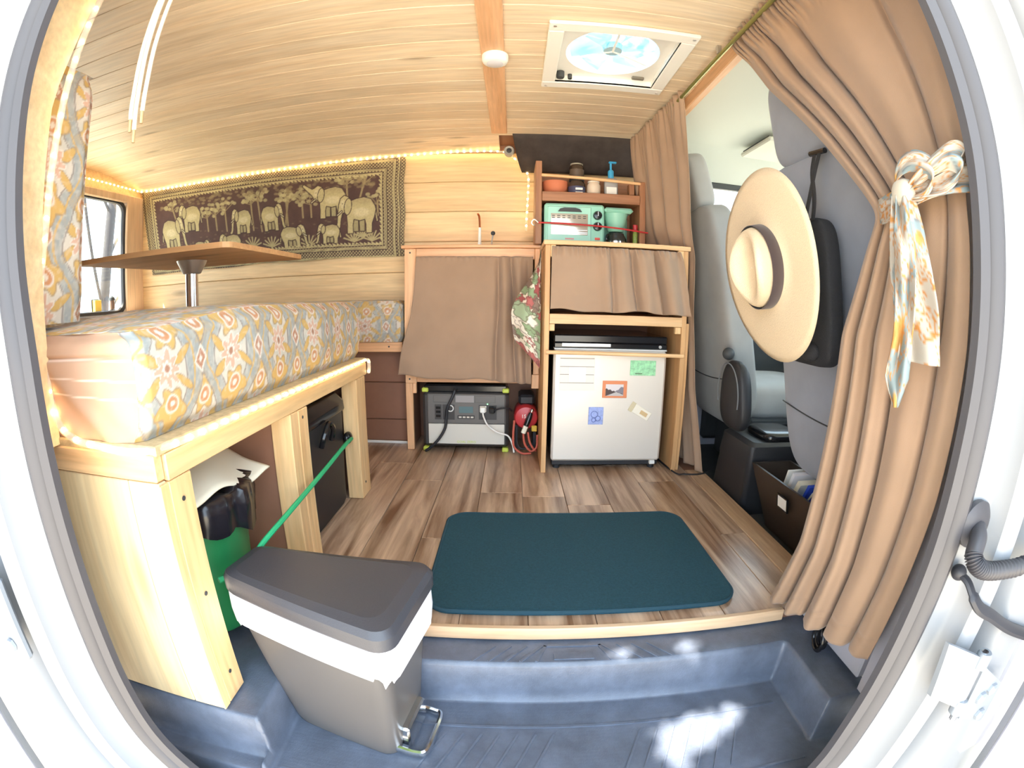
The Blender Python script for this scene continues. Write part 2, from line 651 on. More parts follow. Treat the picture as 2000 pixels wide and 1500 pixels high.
def towel_print(U, V):
    C = np.zeros(U.shape + (3,)) + s2l((226, 214, 196))
    r = np.random.default_rng(5)
    cols = [s2l(c) for c in ((164, 84, 84), (176, 100, 96), (140, 160, 124), (160, 178, 146), (232, 224, 210), (136, 116, 104))]
    for k in range(90):
        cx, cy, rad = r.random() * .14 - .02, r.random() * .5, .008 + .018 * r.random()
        q = np.hypot((U - cx), (V - cy) * (.6 + .8 * r.random())) + .004 * np.sin(np.arctan2(V - cy, U - cx) * 5)
        C = mixc(C, 1 - ss(q, rad, rad + .004), cols[int(r.integers(6))])
        C = mixc(C, (1 - ss(np.abs(q - rad), .001, .003)) * .6, s2l((90, 70, 60)))
    return C


def patch(name, fn, nu, nv, colfn, m, parent, umax=1.0, vmax=1.0, two=None):
    """printed surface; fn(u,v in metres) -> xyz array"""
    u = np.linspace(0, umax, nu)
    v = np.linspace(0, vmax, nv)
    U, V = np.meshgrid(u, v, indexing='ij')
    P = fn(U, V)
    return MB().grid(P).build(name, m, parent, smooth=True, col=colfn(U, V), angle=180)

# ================================================================== SETTING
# ---- floor with planks
floor = struct(bx('floor', M_brown, None, -2.12, 0.774, 0.0, 1.42, -0.05, -0.006))
xw = 0.145
x = -1.12
ci = 0
while x < 0.70:
    x1 = min(x + xw, 0.70)
    cuts = [0.0, 0.38 + 0.31 * ((ci * 2) % 3) + 0.03 * (ci % 2), 1.41]
    if ci % 2:
        cuts = [0.0, 0.62 + 0.1 * (ci % 3), 1.41]
    for a, b in zip(cuts[:-1], cuts[1:]):
        bx('plank', M_floor, floor, x + .0007, x1 - .0007, a + .0008, b - .0008, -0.006, 0.0, 0.0012)
    x = x1
    ci += 1
struct(bx('trim_1', M_strip, None, 0.70, 0.774, -0.005, 0.93, -0.03, 0.003, 0.002))
struct(bx('trim_2', M_nose, None, -0.44, 0.62, -0.016, -0.0002, -0.026, 0.004, 0.003))

# ---- ceiling boards, beam
ceil = struct(bx('ceiling', M_brown, None, -2.14, 0.60, -0.36, 0.30, 1.394, 1.41))
bx('backing', M_brown, ceil, -2.14, 0.60, 0.735, 1.5, 1.394, 1.41)
bx('backing', M_brown, ceil, -2.14, 0.06, 0.30, 0.735, 1.394, 1.41)
bx('backing', M_brown, ceil, 0.50, 0.60, 0.30, 0.735, 1.394, 1.41)


def czy(xx, y):
    d = np.interp(xx, [-2.1, -1.2, -.5, 0.0], [.066, .060, .040, .018])
    return 1.385 - d * max(0.0, (y - 1.02) / 0.38) ** 1.5


bw = 0.088
y = -0.36
while y < 1.40:
    y1 = min(y + bw, 1.415)
    for (a, b) in ((-2.13, -0.07), (-0.07, 0.585)):
        rngs = [(a, b)]
        if a > -1 and y1 > 0.345 and y < 0.69:
            rngs = [(a, 0.105), (0.462, b)]
        if a > -1 and y > 1.16:
            continue
        for (p, q) in rngs:
            g = 0.0006
            ch = 0.0014
            V = []
            xq = [p, q] if a > -1 else [p, -1.2, -.5, q]
            for xx in xq:
                z0, z1 = czy(xx, y), czy(xx, y1)
                V += [(xx, y + g, z0 + .009), (xx, y + g, z0 + ch), (xx, y + g + ch, z0), (xx, y1 - g - ch, z1), (xx, y1 - g, z1 + ch), (xx, y1 - g, z1 + .009)]
            ns = len(xq)
            F = [(0, 1, 2, 3, 4, 5), tuple(6 * ns - 1 - i for i in range(6))]
            for k in range(ns - 1):
                F += [(6 * k + i, 6 * k + (i + 1) % 6, 6 * k + 6 + (i + 1) % 6, 6 * k + 6 + i) for i in range(6)]
            MB().add(V, F).build('board', M_ceil, ceil)
    y = y1
struct(bx('trim_3', M_beam, None, -0.100, -0.034, -0.36, 1.19, 1.372, 1.386, 0.003))
# roof skin above, with the vent opening
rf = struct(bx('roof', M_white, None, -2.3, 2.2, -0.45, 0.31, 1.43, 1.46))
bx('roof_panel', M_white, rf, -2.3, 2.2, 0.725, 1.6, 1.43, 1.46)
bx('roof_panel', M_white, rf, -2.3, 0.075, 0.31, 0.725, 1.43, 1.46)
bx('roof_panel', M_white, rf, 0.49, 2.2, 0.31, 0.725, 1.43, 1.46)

# ---- far wall (boards), rear wall, near wall
wall = struct(bx('wall_back', M_brown, None, -2.14, 0.80, 1.412, 1.45, -0.05, 1.42))
z = 0.36
k = 0
while z < 1.34:
    z1 = min(z + 0.142, 1.352)
    bx('board', M_wall, wall, -2.12, 0.66, 1.400, 1.412, z + .0008, z1 - .0008, 0.003)
    z = z1
bx('lower_panel', M_brown, wall, -0.42, 0.66, 1.40, 1.412, -0.01, 0.358)
# brown boxed-in wheel panel below the far cushion
wp = struct(MB().box(-2.0, -0.462, 1.29, 1.395, 0.0, 0.43).build('wall_wheelbox', M_brown))
for (a, b) in ((0.012, 0.112), (0.1145, 0.285), (0.2875, 0.43)):
    bx('panel', M_brown, wp, -1.15, -0.462, 1.275, 1.29, a, b, 0.0025)
struct(bx('baseboard_back', M_wplast, None, -1.1, -0.462, 1.266, 1.2745, 0.0, 0.012, 0.002))

# rear wall with window (x = -2.1)
WX = -2.1
rw = struct(bx('wall_left', M_brown, None, WX - .04, WX, -0.40, 0.52, -0.05, 1.42))
bx('upper_panel', M_wall, rw, WX - .04, WX, 0.52, 1.41, 1.262, 1.42)
bx('lower_panel', M_wall, rw, WX - .04, WX, 0.52, 1.41, -0.05, 0.655)
bx('side_panel', M_wall, rw, WX - .04, WX, 1.262, 1.41, 0.655, 1.262)


def rrect(y0, y1, z0, z1, r, n=8):
    out = []
    for (cy, cz, a0) in ((y1 - r, z1 - r, 0), (y0 + r, z1 - r, 90), (y0 + r, z0 + r, 180), (y1 - r, z0 + r, 270)):
        for i in range(n + 1):
            a = math.radians(a0 + 90 * i / n)
            out.append((cy + r * math.cos(a), cz + r * math.sin(a)))
    return out


def ring(mb, outer, inner, f):
    n = len(outer)
    vs = [f(*p) for p in outer] + [f(*p) for p in inner]
    mb.add(vs, [(i, (i + 1) % n, n + (i + 1) % n, n + i) for i in range(n)])


# painted wooden surround in front of the window
M_surr = wood('surround_pine', hexc(234, 206, 176), hexc(222, 186, 152), 'z', .8, .5, 1, False)
win = struct(MB().box(WX, WX + .03, 1.262, 1.405, 0.62, 1.29, 0.006).build('window_1', M_surr))
bx('surround', M_surr, win, WX, WX + .03, 0.5, 1.262, 1.245, 1.29, 0.006)
mb = MB()
o_, i_ = rrect(0.50, 1.275, 0.64, 1.262, 0.07), rrect(0.525, 1.252, 0.665, 1.238, 0.06)
mb.tube([(WX + .004, p[0], p[1]) for p in rrect(0.512, 1.262, 0.652, 1.248, 0.065)], 0.016, 8, True)
mb.build('window_gasket', M_rubber2, win, True)
mb = MB()
ring(mb, o_, i_, lambda a, b: (WX + .012, a, b))
mb.build('window_frame', M_wplast, win)
bx('pane', M_glass, win, WX - .039, WX - .036, 0.52, 1.262, 0.655, 1.262)

# near wall: jamb panel beside the doors, header above the doors
jl = MB()
P = []
for zz in np.linspace(0.452, 1.40, 24):
    top = max(0.0, zz - 1.0)
    P.append([(-0.700 - .02 * (zz - .45) + top * .10, -0.395 + top * .25, zz), (-0.716 - .02 * (zz - .45) + top * .10, -0.285 + top * .18, zz),
              (-0.80, -0.262 + top * .1, zz)])
jl.grid(np.array(P))
struct(jl.build('wall_front', M_wall, None, True))
wf = bpy.data.objects['wall_front']
bx('side_wall', M_trim, wf, -2.12, -0.80, -0.40, -0.345, -0.1, 1.42)
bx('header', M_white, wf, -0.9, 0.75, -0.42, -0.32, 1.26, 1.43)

# ---- body side around the door opening: swept profile
LP = [(-0.54, 1.262), (-0.61, 1.20), (-0.650, 1.10), (-0.668, 0.99), (-0.664, 0.876), (-0.648, 0.735), (-0.627, 0.603), (-0.620, 0.469),
      (-0.617, 0.322), (-0.617, 0.2), (-0.616, 0.10), (-0.602, 0.0), (-0.570, -0.07), (-0.52, -0.125), (-0.45, -0.162), (-0.30, -0.174)]
RP = [(0.30, -0.174), (0.43, -0.162), (0.49, -0.11), (0.525, -0.04), (0.542, 0.044), (0.560, 0.168), (0.576, 0.343), (0.580, 0.487),
      (0.583, 0.617), (0.579, 0.741), (0.571, 0.867), (0.552, 0.967), (0.523, 1.073), (0.48, 1.19), (0.41, 1.262)]
OPN = smoothpath([(a, 0, b) for a, b in LP], 5) + smoothpath([(a, 0, b) for a, b in RP], 5)
OPN = [(p[0], p[2]) for p in OPN]
nO = len(OPN)
NRM = []
for i in range(nO):
    a, b = OPN[max(0, i - 1)], OPN[min(nO - 1, i + 1)]
    t = Vector((b[0] - a[0], b[1] - a[1])).normalized()
    n = Vector((t.y, -t.x))
    c = Vector((OPN[i][0] - 0.0, OPN[i][1] - 0.55))
    if n.dot(c) < 0:
        n = -n
    NRM.append(n)


def sweep(prof):
    P = []
    for i in range(nO):
        P.append([(OPN[i][0] + NRM[i].x * o, yy, OPN[i][1] + NRM[i].y * o) for o, yy in prof])
    return MB().grid(np.array(P))


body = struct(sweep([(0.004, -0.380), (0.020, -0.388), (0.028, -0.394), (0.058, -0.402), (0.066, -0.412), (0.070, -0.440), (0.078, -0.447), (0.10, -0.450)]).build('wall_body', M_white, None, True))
sweep([(0.1005, -0.448), (0.106, -0.435), (0.112, -0.405), (0.135, -0.400), (0.16, -0.405)]).build('door_gap', mat('gap_rubber', hexc(80, 82, 92), .5), body, True)
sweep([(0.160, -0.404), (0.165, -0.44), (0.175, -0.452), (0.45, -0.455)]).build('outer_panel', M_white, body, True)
se = MB()
prof = [(-0.016, -0.384), (-0.026, -0.388), (-0.025, -0.400), (-0.012, -0.406), (-0.005, -0.399), (0.000, -0.407), (0.012, -0.411), (0.024, -0.406), (0.029, -0.397), (0.022, -0.388)]
sl_o = struct(sweep(prof).build('trim_4', M_rubber, None, True))

# ---- ground outside and van underside
struct(bx('ground', M_ground, None, -30, 30, -30, 30, -0.72, -0.62))

# ---- cab shell
struct(bx('floor_cab', M_darkin, None, 0.774, 1.9, -0.40, 1.42, -0.08, -0.04))
cab = struct(bx('ceiling_cab', M_liner, None, 0.60, 2.1, -0.42, 1.46, 1.395, 1.42))
# curved roof edge towards the driver's door
P = []
for a in np.linspace(0, 1, 10):
    yy, zz = 1.22 + .20 * math.sin(a * 1.45), 1.395 - .16 * (1 - math.cos(a * 1.45))
    P.append([(0.60, yy, zz), (2.1, yy, zz)])
MB().grid(np.array(P)).build('roof_edge', M_liner, cab, True)
wr = struct(bx('wall_right', M_darkin, None, 1.80, 1.9, -0.42, 1.46, -0.08, 0.62))
P = []
for a in np.linspace(0, 1, 8):
    P.append([(1.55 + .3 * math.sin(a * 1.4), yy, 0.50 + .14 * math.cos(a * 1.4)) for yy in np.linspace(-.4, 1.42, 8)])
MB().grid(np.array(P)).build('dashboard', M_darkin, wr, True)
wd = struct(bx('window_3', M_darkin, None, 2.0, 2.05, -0.42, -0.36, 0.6, 1.42))
bx('pillar', M_darkin, wd, 2.0, 2.05, 1.38, 1.46, 0.6, 1.42)
bx('pane', M_glass, wd, 2.02, 2.025, -0.36, 1.38, 0.6, 1.42)
# driver's door (y = 1.42) with window
dd = struct(bx('door_1', M_trim, None, 0.66, 2.0, 1.415, 1.46, -0.08, 0.70))
bx('pillar', M_liner, dd, 0.66, 0.86, 1.40, 1.46, 0.70, 1.40)
bx('upper_frame', M_darkin, dd, 0.86, 2.0, 1.405, 1.44, 1.245, 1.275, 0.006)
bx('window_sill', M_darkin, dd, 0.86, 2.0, 1.395, 1.44, 0.69, 0.72, 0.006)
bx('pane', M_glass, dd, 0.86, 2.0, 1.425, 1.43, 0.72, 1.25)
bx('door_panel', M_darkin, dd, 0.95, 1.9, 1.375, 1.415, 0.0, 0.55, 0.02)
# passenger side: door and pillar trim behind the curtain
dp = struct(bx('door_2', M_trim, None, 0.82, 2.0, -0.46, -0.40, -0.08, 0.75))
bx('upper_frame', M_darkin, dp, 0.82, 2.0, -0.45, -0.41, 1.27, 1.31)
bx('pane', M_glass, dp, 0.82, 2.0, -0.44, -0.435, 0.75, 1.27)
pt = MB()
P = []
for zz in np.linspace(-0.03, 1.40, 12):
    top = max(0, zz - 1.0) * .25
    P.append([(0.575 - top * .2, -0.385 + top, zz), (0.60 - top * .2, -0.372 + top, zz), (0.652, -0.362 + top, zz), (0.664, -0.345 + top, zz), (0.668, -0.262 + top, zz), (0.69, -0.25 + top, zz), (0.83, -0.25 + top, zz)])
pt.grid(np.array(P))
struct(pt.build('trim_5', M_trim, None, True))
# beam above the cab opening
struct(bx('trim_6', M_beam, None, 0.585, 0.612, -0.36, 1.30, 1.345, 1.392, 0.003))
# seat-base side panel beside the step
struct(MB().box(0.672, 0.70, -0.245, -0.006, -0.02, 0.14, 0.004).build('trim_7', M_trim))

# ================================================================== ENTRY STEP
xs = np.linspace(-0.80, 0.70, 340)
ys = np.linspace(-0.40, 0.012, 104)
X, Y = np.meshgrid(xs, ys, indexing='ij')
sl_ = 0.020
well = ss(X, -0.432, -0.432 + sl_) * (1 - ss(X, 0.578 - .0, 0.578 + sl_)) * (1 - ss(Y, -0.098, -0.098 + .018))
frontl = (1 - ss(X, -0.43, -0.41)) * (1 - ss(Y, -0.305, -0.29))
dep = np.clip(np.maximum(well, frontl), 0, 1)
Z = -0.030 - 0.098 * dep
Z = np.where(X > .578, -0.03 - .098 * np.maximum(dep, (1 - ss(Y, -.285, -.27))), Z)
Z -= 0.10 * (1 - ss(Y, -0.352, -0.338))
Z += np.where((dep > .98) & (Y > -.335) & (Y < -.12), 0.0007 * np.sin(Y * 2 * np.pi / .0075), 0)
stp = MB().grid(np.stack([X, Y, Z], -1)).build('entry_step', M_step, None, True, recalc=False, angle=180)
tag(stp, 'black moulded plastic entry step with ridged tread under the doorway', 'step')
# raised ridges on ledge and tread


def bar2(x0, y0, x1, y1, wd_, z0, h):
    d = Vector((x1 - x0, y1 - y0)).normalized()
    n = Vector((-d.y, d.x)) * wd_ / 2
    a, b = Vector((x0, y0)), Vector((x1, y1))
    poly = [tuple(a - n), tuple(b - n), tuple(b + n), tuple(a + n)]
    MB().prism(poly, z0 - .002, z0 + h).build('ridge', M_step, stp)


for sx in (1, -1):
    for i in range(5):
        xa = 0.13 + sx * (0.075 + i * .032)
        bar2(xa, -.078, xa + sx * -.045 if i > 0 else xa - sx * .02, -.030, .006, -.03, .0022)
bar2(0.07, -.030, 0.19, -.030, .006, -.03, .0022)
bar2(0.09, -.062, 0.17, -.062, .02, -.03, .0022)
for cxx in (-.05, 0.32):
    for i in range(7):
        xa = cxx + (i - 3) * .034
        bar2(xa - .02, -.30, xa + .035, -.185, .0035, -.128, .0022)
bar2(-.40, -.165, .55, -.165, .005, -.128, .0022)
bar2(-.40, -.318, .55, -.318, .005, -.128, .0022)

# ================================================================== BENCH
bench = thing('bench', 'pine bench frame with posts and rough platform carrying the floral seat', 'bench', (-0.75, 0.2, 0.0))
xb = -0.4925
bx('end_board', M_palez, bench, -0.760, -0.562, -0.29, -0.272, -0.026, 0.408, 0.0015)
bx('end_board', M_palez, bench, -0.5605, -0.497, -0.29, -0.272, -0.026, 0.408, 0.0015)
bx('end_rail', M_pinex, bench, -0.765, -0.497, -0.292, -0.272, 0.410, 0.450, 0.002)
p1 = bx('post', M_pinez, bench, -0.535, xb, -0.2715, -0.215, -0.026, 0.405, 0.002)
bx('post_edge', M_pinez, p1, -0.4965, xb, -0.2915, -0.272, -0.026, 0.405, 0.0012)
bx('post', M_pinez, bench, -0.545, xb, 0.152, 0.192, 0.001, 0.405, 0.002)
bx('post', M_pinez, bench, -0.535, xb + .001, 0.1935, 0.245, 0.001, 0.405, 0.002)
bx('post', M_pinez, bench, -0.545, xb, 0.625, 0.715, 0.001, 0.405, 0.002)
bx('front_rail', M_piney, bench, -0.520, xb, -0.270, 0.735, 0.406, 0.447, 0.002)
bx('platform', M_osb, bench, -1.05, xb - .001, -0.288, 0.738, 0.4475, 0.463, 0.002)
bx('divider', M_brown, bench, -1.0, -0.548, 0.160, 0.176, 0.001, 0.44)
bx('back_panel', M_brown, bench, -1.02, -1.0, -0.27, 0.73, 0.001, 0.44)
bx('far_panel', M_brown, bench, -1.0, -0.548, 0.70, 0.715, 0.001, 0.44)
# screws in the post faces
for (yy, zz) in ((-.245, .37), (-.245, .20), (-.245, .03), (.66, .05), (.215, .385)):
    MB().lathe([(1e-6, 0), (.004, 0), (.004, .0012), (1e-6, .0014)], 10, Matrix.Translation((xb + .0005, yy, zz)) @ Matrix.Rotation(math.pi / 2, 4, 'Y')).build('screw', M_darkin, bench)

# far bench rail and platform
fb = thing('far_bench', 'stained pine rail carrying the narrow floral cushion by the far wall', 'bench', (-0.9, 1.25, 0.43))
bx('rail', M_orange, fb, -1.30, -0.476, 1.203, 1.222, 0.4315, 0.4745, 0.002)
bx('platform', M_ply, fb, -2.0, -0.476, 1.223, 1.395, 0.455, 0.4735)
MB().lathe([(1e-6, 0), (.004, 0), (.004, .0012), (1e-6, .0014)], 10, Matrix.Translation((-.535, 1.2028, .455)) @ Matrix.Rotation(math.pi / 2, 4, 'X')).build('screw', M_darkin, fb)


# ---- cushions
def cushion(name, label, x0, x1, y0, y1, z0, ztop, group, res=0.0035, tan_end=False, tan_side=False, voff=0.0, uoff=0.0, side_only=False):
    """box cushion whose printed cover is a side wall (x1), front (y0) and top"""
    t = thing(name, label, 'cushion', ((x0 + x1) / 2, (y0 + y1) / 2, z0), group)
    rr = 0.018

    def zt(xx, yy):
        return ztop(xx, yy)
    # side face x1 plus rolled top edge
    L = y1 - y0

    def side(U, V):
        yy = y0 + U
        H = zt(x1, yy) - z0
        f = V / vm
        zz = z0 + H * f
        puff = 0.008 * np.sin(np.pi * np.clip(f, 0, 1)) + .004 * np.sin(yy * 19) * np.sin(np.pi * f)
        roll = ss(f, .86, 1.0)
        cor = rr * (1 - ss(U, 0, .02)) + rr * ss(U, L - .02, L)
        xx = x1 + puff - rr * roll ** 2 - cor * .6 - .008 * (1 - ss(f, 0, .12))
        return np.stack([xx, yy, zz], -1)
    vm = zt(x1, (y0 + y1) / 2) - z0
    patch('side_cover', side, max(8, int(L / res)), max(8, int(vm / res)), lambda U, V: floral(U + uoff, V + voff), M_print, t, L, vm)

    def front(U, V):
        xx = x0 + U
        f = V / vm
        H = zt(xx, y0) - z0
        fade = 1 - ss(U, x1 - x0 - .05, x1 - x0)
        yy = y0 + rr * ss(f, .86, 1) ** 2 * fade - .006 * np.sin(np.pi * f) * fade
        if tan_end:
            yy = yy + fade * (-.010 * np.exp(-((xx - (x1 - .12) - (f - .3) * -.2) / .03) ** 2) * (1 - f) * 1.2 + .004 * np.sin(9 * f + xx * 30) + .006 * (1 - ss(np.abs(f - .78), .0, .03)))
        puf = 0.008 * np.sin(np.pi * np.clip(f, 0, 1)) + .004 * np.sin(y0 * 19) * np.sin(np.pi * f)
        xlast = x1 + puf - rr * ss(f, .86, 1) ** 2 - rr * .6 - .008 * (1 - ss(f, 0, .12))
        xw_ = np.where(U > x1 - x0 - 1e-6, xlast, np.minimum(xx, xlast - .0005))
        return np.stack([xw_, yy, z0 + H * f], -1)

    def tancol(U, V):
        C = np.zeros(U.shape + (3,)) + s2l((192, 154, 128))
        C = C * (0.95 + .1 * vnoise(U, V, 40, 2))[..., None]
        f = V / vm
        for f0, sl2 in ((.76, -.1), (.58, -.2), (.42, -.25)):
            C = mixc(C, (1 - ss(np.abs(f - f0 - sl2 * (U - (x1 - x0) + .1)), .003, .010)) * .8, s2l((240, 214, 196)))
        return C
    patch('end_cover', front, max(8, int((x1 - x0) / res / (1.2 if tan_end else 1))), max(8, int(vm / res)), tancol if tan_end else (lambda U, V: floral(U + uoff, V + voff)), M_print, t, x1 - x0, vm)

    def top(U, V):
        xx, yy = x0 + U * 1.0, y0 + V
        q = np.clip(np.minimum(np.minimum(U, (x1 - x0) - U), np.minimum(V, L - V)) / .06, 0, 1)
        xx = np.where(U > x1 - x0 - 1e-6, x1 - rr - .0, xx)
        xx = np.minimum(xx, x1 - rr)
        return np.stack([xx, np.clip(yy, y0 + rr, y1), zt(xx, yy) + .006 * ss(q, 0, 1)], -1)
    rt = res * 2
    patch('top_cover', top, max(8, int((x1 - x0) / rt)), max(8, int(L / rt)), lambda U, V: floral(U + uoff + .05, V + voff), M_print, t, x1 - x0, L)
    bx('core', M_tan, t, x0 + .03, x1 - .03, y0 + .03, y1 - .03, z0 + .001, z0 + .1)
    return t


cushion('seat_cushion', 'floral seat cushion with plain tan end facing the doorway', -0.93, -0.522, -0.28, 0.750, 0.4635,
        lambda xx, yy: 0.622 + .026 * ss(yy, -.28, .12) + 0 * xx, 'floral bench cushions', 0.0028, True, uoff=.03, voff=.02)
cushion('seat_cushion', 'far-left floral mattress section beneath the table', -2.04, -1.10, -0.26, 1.15, 0.4635,
        lambda xx, yy: 0.640 + 0 * xx + 0 * yy, 'floral bench cushions', 0.009)
cushion('seat_cushion', 'short floral cushion on the far wall rail beside the cabinet', -2.04, -0.474, 1.198, 1.38, 0.4755,
        lambda xx, yy: 0.652 + 0 * xx + 0 * yy, 'floral bench cushions', 0.005, voff=.06, uoff=.02)
cushion('back_cushion', 'tall upright floral back cushion at the doorway end of the bench', -1.55, -0.785, -0.335, -0.140, 0.640,
        lambda xx, yy: 1.112 + 0 * xx + 0 * yy, 'floral bench cushions', 0.0032, voff=.115, uoff=.0)
bxm = MB().box(-2.04, -1.06, -0.28, 1.19, 0.40, 0.4630).build('mattress_platform', M_ply)
tag(bxm, 'low plywood platform under the far-left mattress section', 'platform')
for (a, b) in ((-1.10, -.2), (-1.98, -.2), (-1.10, 1.1), (-1.98, 1.1)):
    bx('leg', M_pinez, bxm, a - .03, a + .03, b - .03, b + .03, 0.0, 0.40)

# ---- table
tb = thing('pedestal_table', 'plywood table top on a chrome pedestal above the floral bench', 'table', (-1.01, 0.5, 0.463))
mb = MB()
poly = rrect(-1.31, -0.712, 0.268, 0.735, 0.03, 5)
mb.prism(poly, 0.800, 0.815)
mb.build('table_top', M_ply, tb)
mb = MB()
mb.lathe([(.024, .758), (.030, .760), (.046, .790), (.050, .7995), (1e-6, .7995)], 28, cx=-1.01, cy=0.5)
mb.build('mount', M_steelb, tb, True)
mb = MB()
mb.lathe([(1e-6, .463), (.021, .463), (.021, .7585), (1e-6, .7585)], 24, cx=-1.01, cy=0.5)
mb.build('pole', M_steel, tb, True)
mb = MB()
mb.lathe([(1e-6, .463), (.08, .463), (.08, .468), (.03, .476), (1e-6, .476)], 24, cx=-1.01, cy=0.5)
mb.build('base', M_steelb, tb, True)

# ================================================================== TAPESTRY
def tapestry_cols(X, Z):
    dark, dark2 = s2l((88, 64, 60)), s2l((64, 46, 46))
    gold, gold2, pale = s2l((190, 178, 134)), s2l((146, 130, 96)), s2l((216, 208, 170))
    C = np.zeros(X.shape + (3,)) + dark
    C = mixc(C, vnoise(X, Z, 30, 11) * .5, dark2)
    line = lambda p, q, r: np.hypot(X - p[0] - np.clip(((X - p[0]) * (q[0] - p[0]) + (Z - p[1]) * (q[1] - p[1])) / ((q[0] - p[0]) ** 2 + (q[1] - p[1]) ** 2 + 1e-12), 0, 1) * (q[0] - p[0]),
                                    Z - p[1] - np.clip(((X - p[0]) * (q[0] - p[0]) + (Z - p[1]) * (q[1] - p[1])) / ((q[0] - p[0]) ** 2 + (q[1] - p[1]) ** 2 + 1e-12), 0, 1) * (q[1] - p[1])) - r
    ell = lambda cx, cz, rx, rz: (np.hypot((X - cx) / rx, (Z - cz) / rz) - 1) * min(rx, rz)

    def put(C, d, col, outline=True):
        if outline:
            C = mixc(C, 1 - ss(d, .003, .006), dark2)
        return mixc(C, 1 - ss(d, -.0015, .0015), col)
    hat = np.where(np.sin((X * 1.0 + Z * 1.7) * 420) > .2, 1.0, 0.0)
    # foliage background
    r = np.random.default_rng(3)
    for (a, b) in (((-1.801, 1.12), (-1.824, 1.204)), ((-1.595, 1.05), (-1.597, 1.14)), ((-1.539, 1.05), (-1.542, 1.15)), ((-1.476, 1.04), (-1.479, 1.165)),
                   ((-1.311, 1.03), (-1.316, 1.183)), ((-1.261, 1.02), (-1.275, 1.195)), ((-1.024, 1.07), (-1.027, 1.17)), ((-.979, 1.07), (-.981, 1.152)),
                   ((-.791, 1.14), (-.794, 1.24)), ((-.727, 1.15), (-.702, 1.24)), ((-1.108, 1.02), (-1.113, 1.178)), ((-1.125, 1.02), (-1.10, 1.17)), ((-.64, 1.06), (-.64, 1.13))):
        C = mixc(C, 1 - ss(line(a, b, .004), -.001, .002), gold2 * 1.1)
        for k in range(5):
            an = math.radians(30 + 30 * k + r.random() * 15)
            ln = .03 + .035 * r.random()
            e = (b[0] + ln * math.cos(an), b[1] - .02 + ln * math.sin(an))
            C = mixc(C, 1 - ss(line((b[0], b[1] - .02), e, .0018), -.001, .0015), gold2)
            for q in range(3):
                d = ell(e[0] + r.normal() * .014, e[1] + r.normal() * .010, .011, .008)
                C = mixc(C, (1 - ss(d, -.001, .002)) * .8, gold * (.65 + .4 * r.random()))
    for k in range(200):
        cx, cz = -1.93 + 1.28 * r.random(), 1.20 + .055 * r.random()
        C = mixc(C, (1 - ss(ell(cx, cz, .010, .006), -.001, .002)) * .5, gold2 * (.6 + .6 * r.random()))
    for k in range(160):
        cx, cz = -1.93 + 1.28 * r.random(), .94 + .12 * r.random()
        C = mixc(C, (1 - ss(ell(cx, cz, .006, .003), -.001, .002)) * .4, gold2 * .8)
    for (cx, cz) in ((-.764, .939), (-.673, .94), (-.999, .93), (-1.21, .937), (-1.326, .945), (-1.56, .935), (-.72, .96)):
        for k in range(7):
            an = math.radians(20 + 23 * k)
            C = mixc(C, 1 - ss(line((cx, cz), (cx + .055 * math.cos(an), cz + .05 * math.sin(an)), .003), -.001, .002), gold * .85)

    EL = [(-1.0, 1.15), (-.75, 1.45), (-.3, 1.55), (.2, 1.5), (.55, 1.42), (.75, 1.6), (1.0, 1.68), (1.25, 1.55), (1.38, 1.25), (1.45, .9), (1.5, .5), (1.6, .22), (1.75, .15), (1.72, .05), (1.5, .08),
          (1.36, .3), (1.28, .65), (1.18, .9), (1.0, .95), (.85, .8), (.82, .4), (.85, 0), (.5, 0), (.5, .35), (.42, .62), (0, .55), (-.35, .6), (-.42, .35), (-.40, 0), (-.75, 0), (-.78, .4), (-.95, .7), (-1.05, 1.0)]
    EU = EL[:8] + [(1.42, 1.5), (1.7, 1.62), (2.05, 1.78), (2.12, 1.7), (1.75, 1.42), (1.45, 1.22), (1.25, .98)] + EL[18:]

    def polymask(pl):
        ins = np.zeros(X.shape, bool)
        dist = np.full(X.shape, 9.0)
        x0_, x1_ = min(p[0] for p in pl) - .02, max(p[0] for p in pl) + .02
        sel = (X > x0_) & (X < x1_)
        xs_, zs_ = X[sel], Z[sel]
        i_ = np.zeros(xs_.shape, bool)
        d_ = np.full(xs_.shape, 9.0)
        for k in range(len(pl)):
            (ax, az), (bx_, bz_) = pl[k - 1], pl[k]
            if bz_ != az:
                i_ ^= ((az > zs_) != (bz_ > zs_)) & (xs_ < (bx_ - ax) * (zs_ - az) / (bz_ - az) + ax)
            t_ = np.clip(((xs_ - ax) * (bx_ - ax) + (zs_ - az) * (bz_ - az)) / ((bx_ - ax) ** 2 + (bz_ - az) ** 2 + 1e-12), 0, 1)
            d_ = np.minimum(d_, np.hypot(xs_ - ax - t_ * (bx_ - ax), zs_ - az - t_ * (bz_ - az)))
        ins[sel] = i_
        dist[sel] = d_
        return np.where(ins, -dist, dist)

    def elephant(C, cx, foot, sx, sz, f, up=False):
        q = lambda a, b: (cx + f * a * sx, foot + b * sz)
        for (a, b) in ((.12, .46), (-.30, .04)):
            leg = polymask([q(a, .7), q(b, .7), q(b - .02, .08), q(a + .02, .08)])
            C = put(C, leg, gold * .72)
        C = put(C, line(q(-1.0, 1.1), q(-1.14, .5), .0022), gold)
        d = polymask([q(*p) for p in (EU if up else EL)])
        C = put(C, d, gold)
        zz_ = (Z - foot) / sz
        xx_ = f * (X - cx) / sx
        inside = 1 - ss(d, -.003, .0)
        C = mixc(C, inside * ss(zz_, 1.05, 1.5) * .45 * (xx_ < .6), gold2)
        C = mixc(C, inside * (1 - ss(np.hypot((xx_ + .1) / .7, (zz_ - .9) / .25), .5, 1)) * .6, pale)
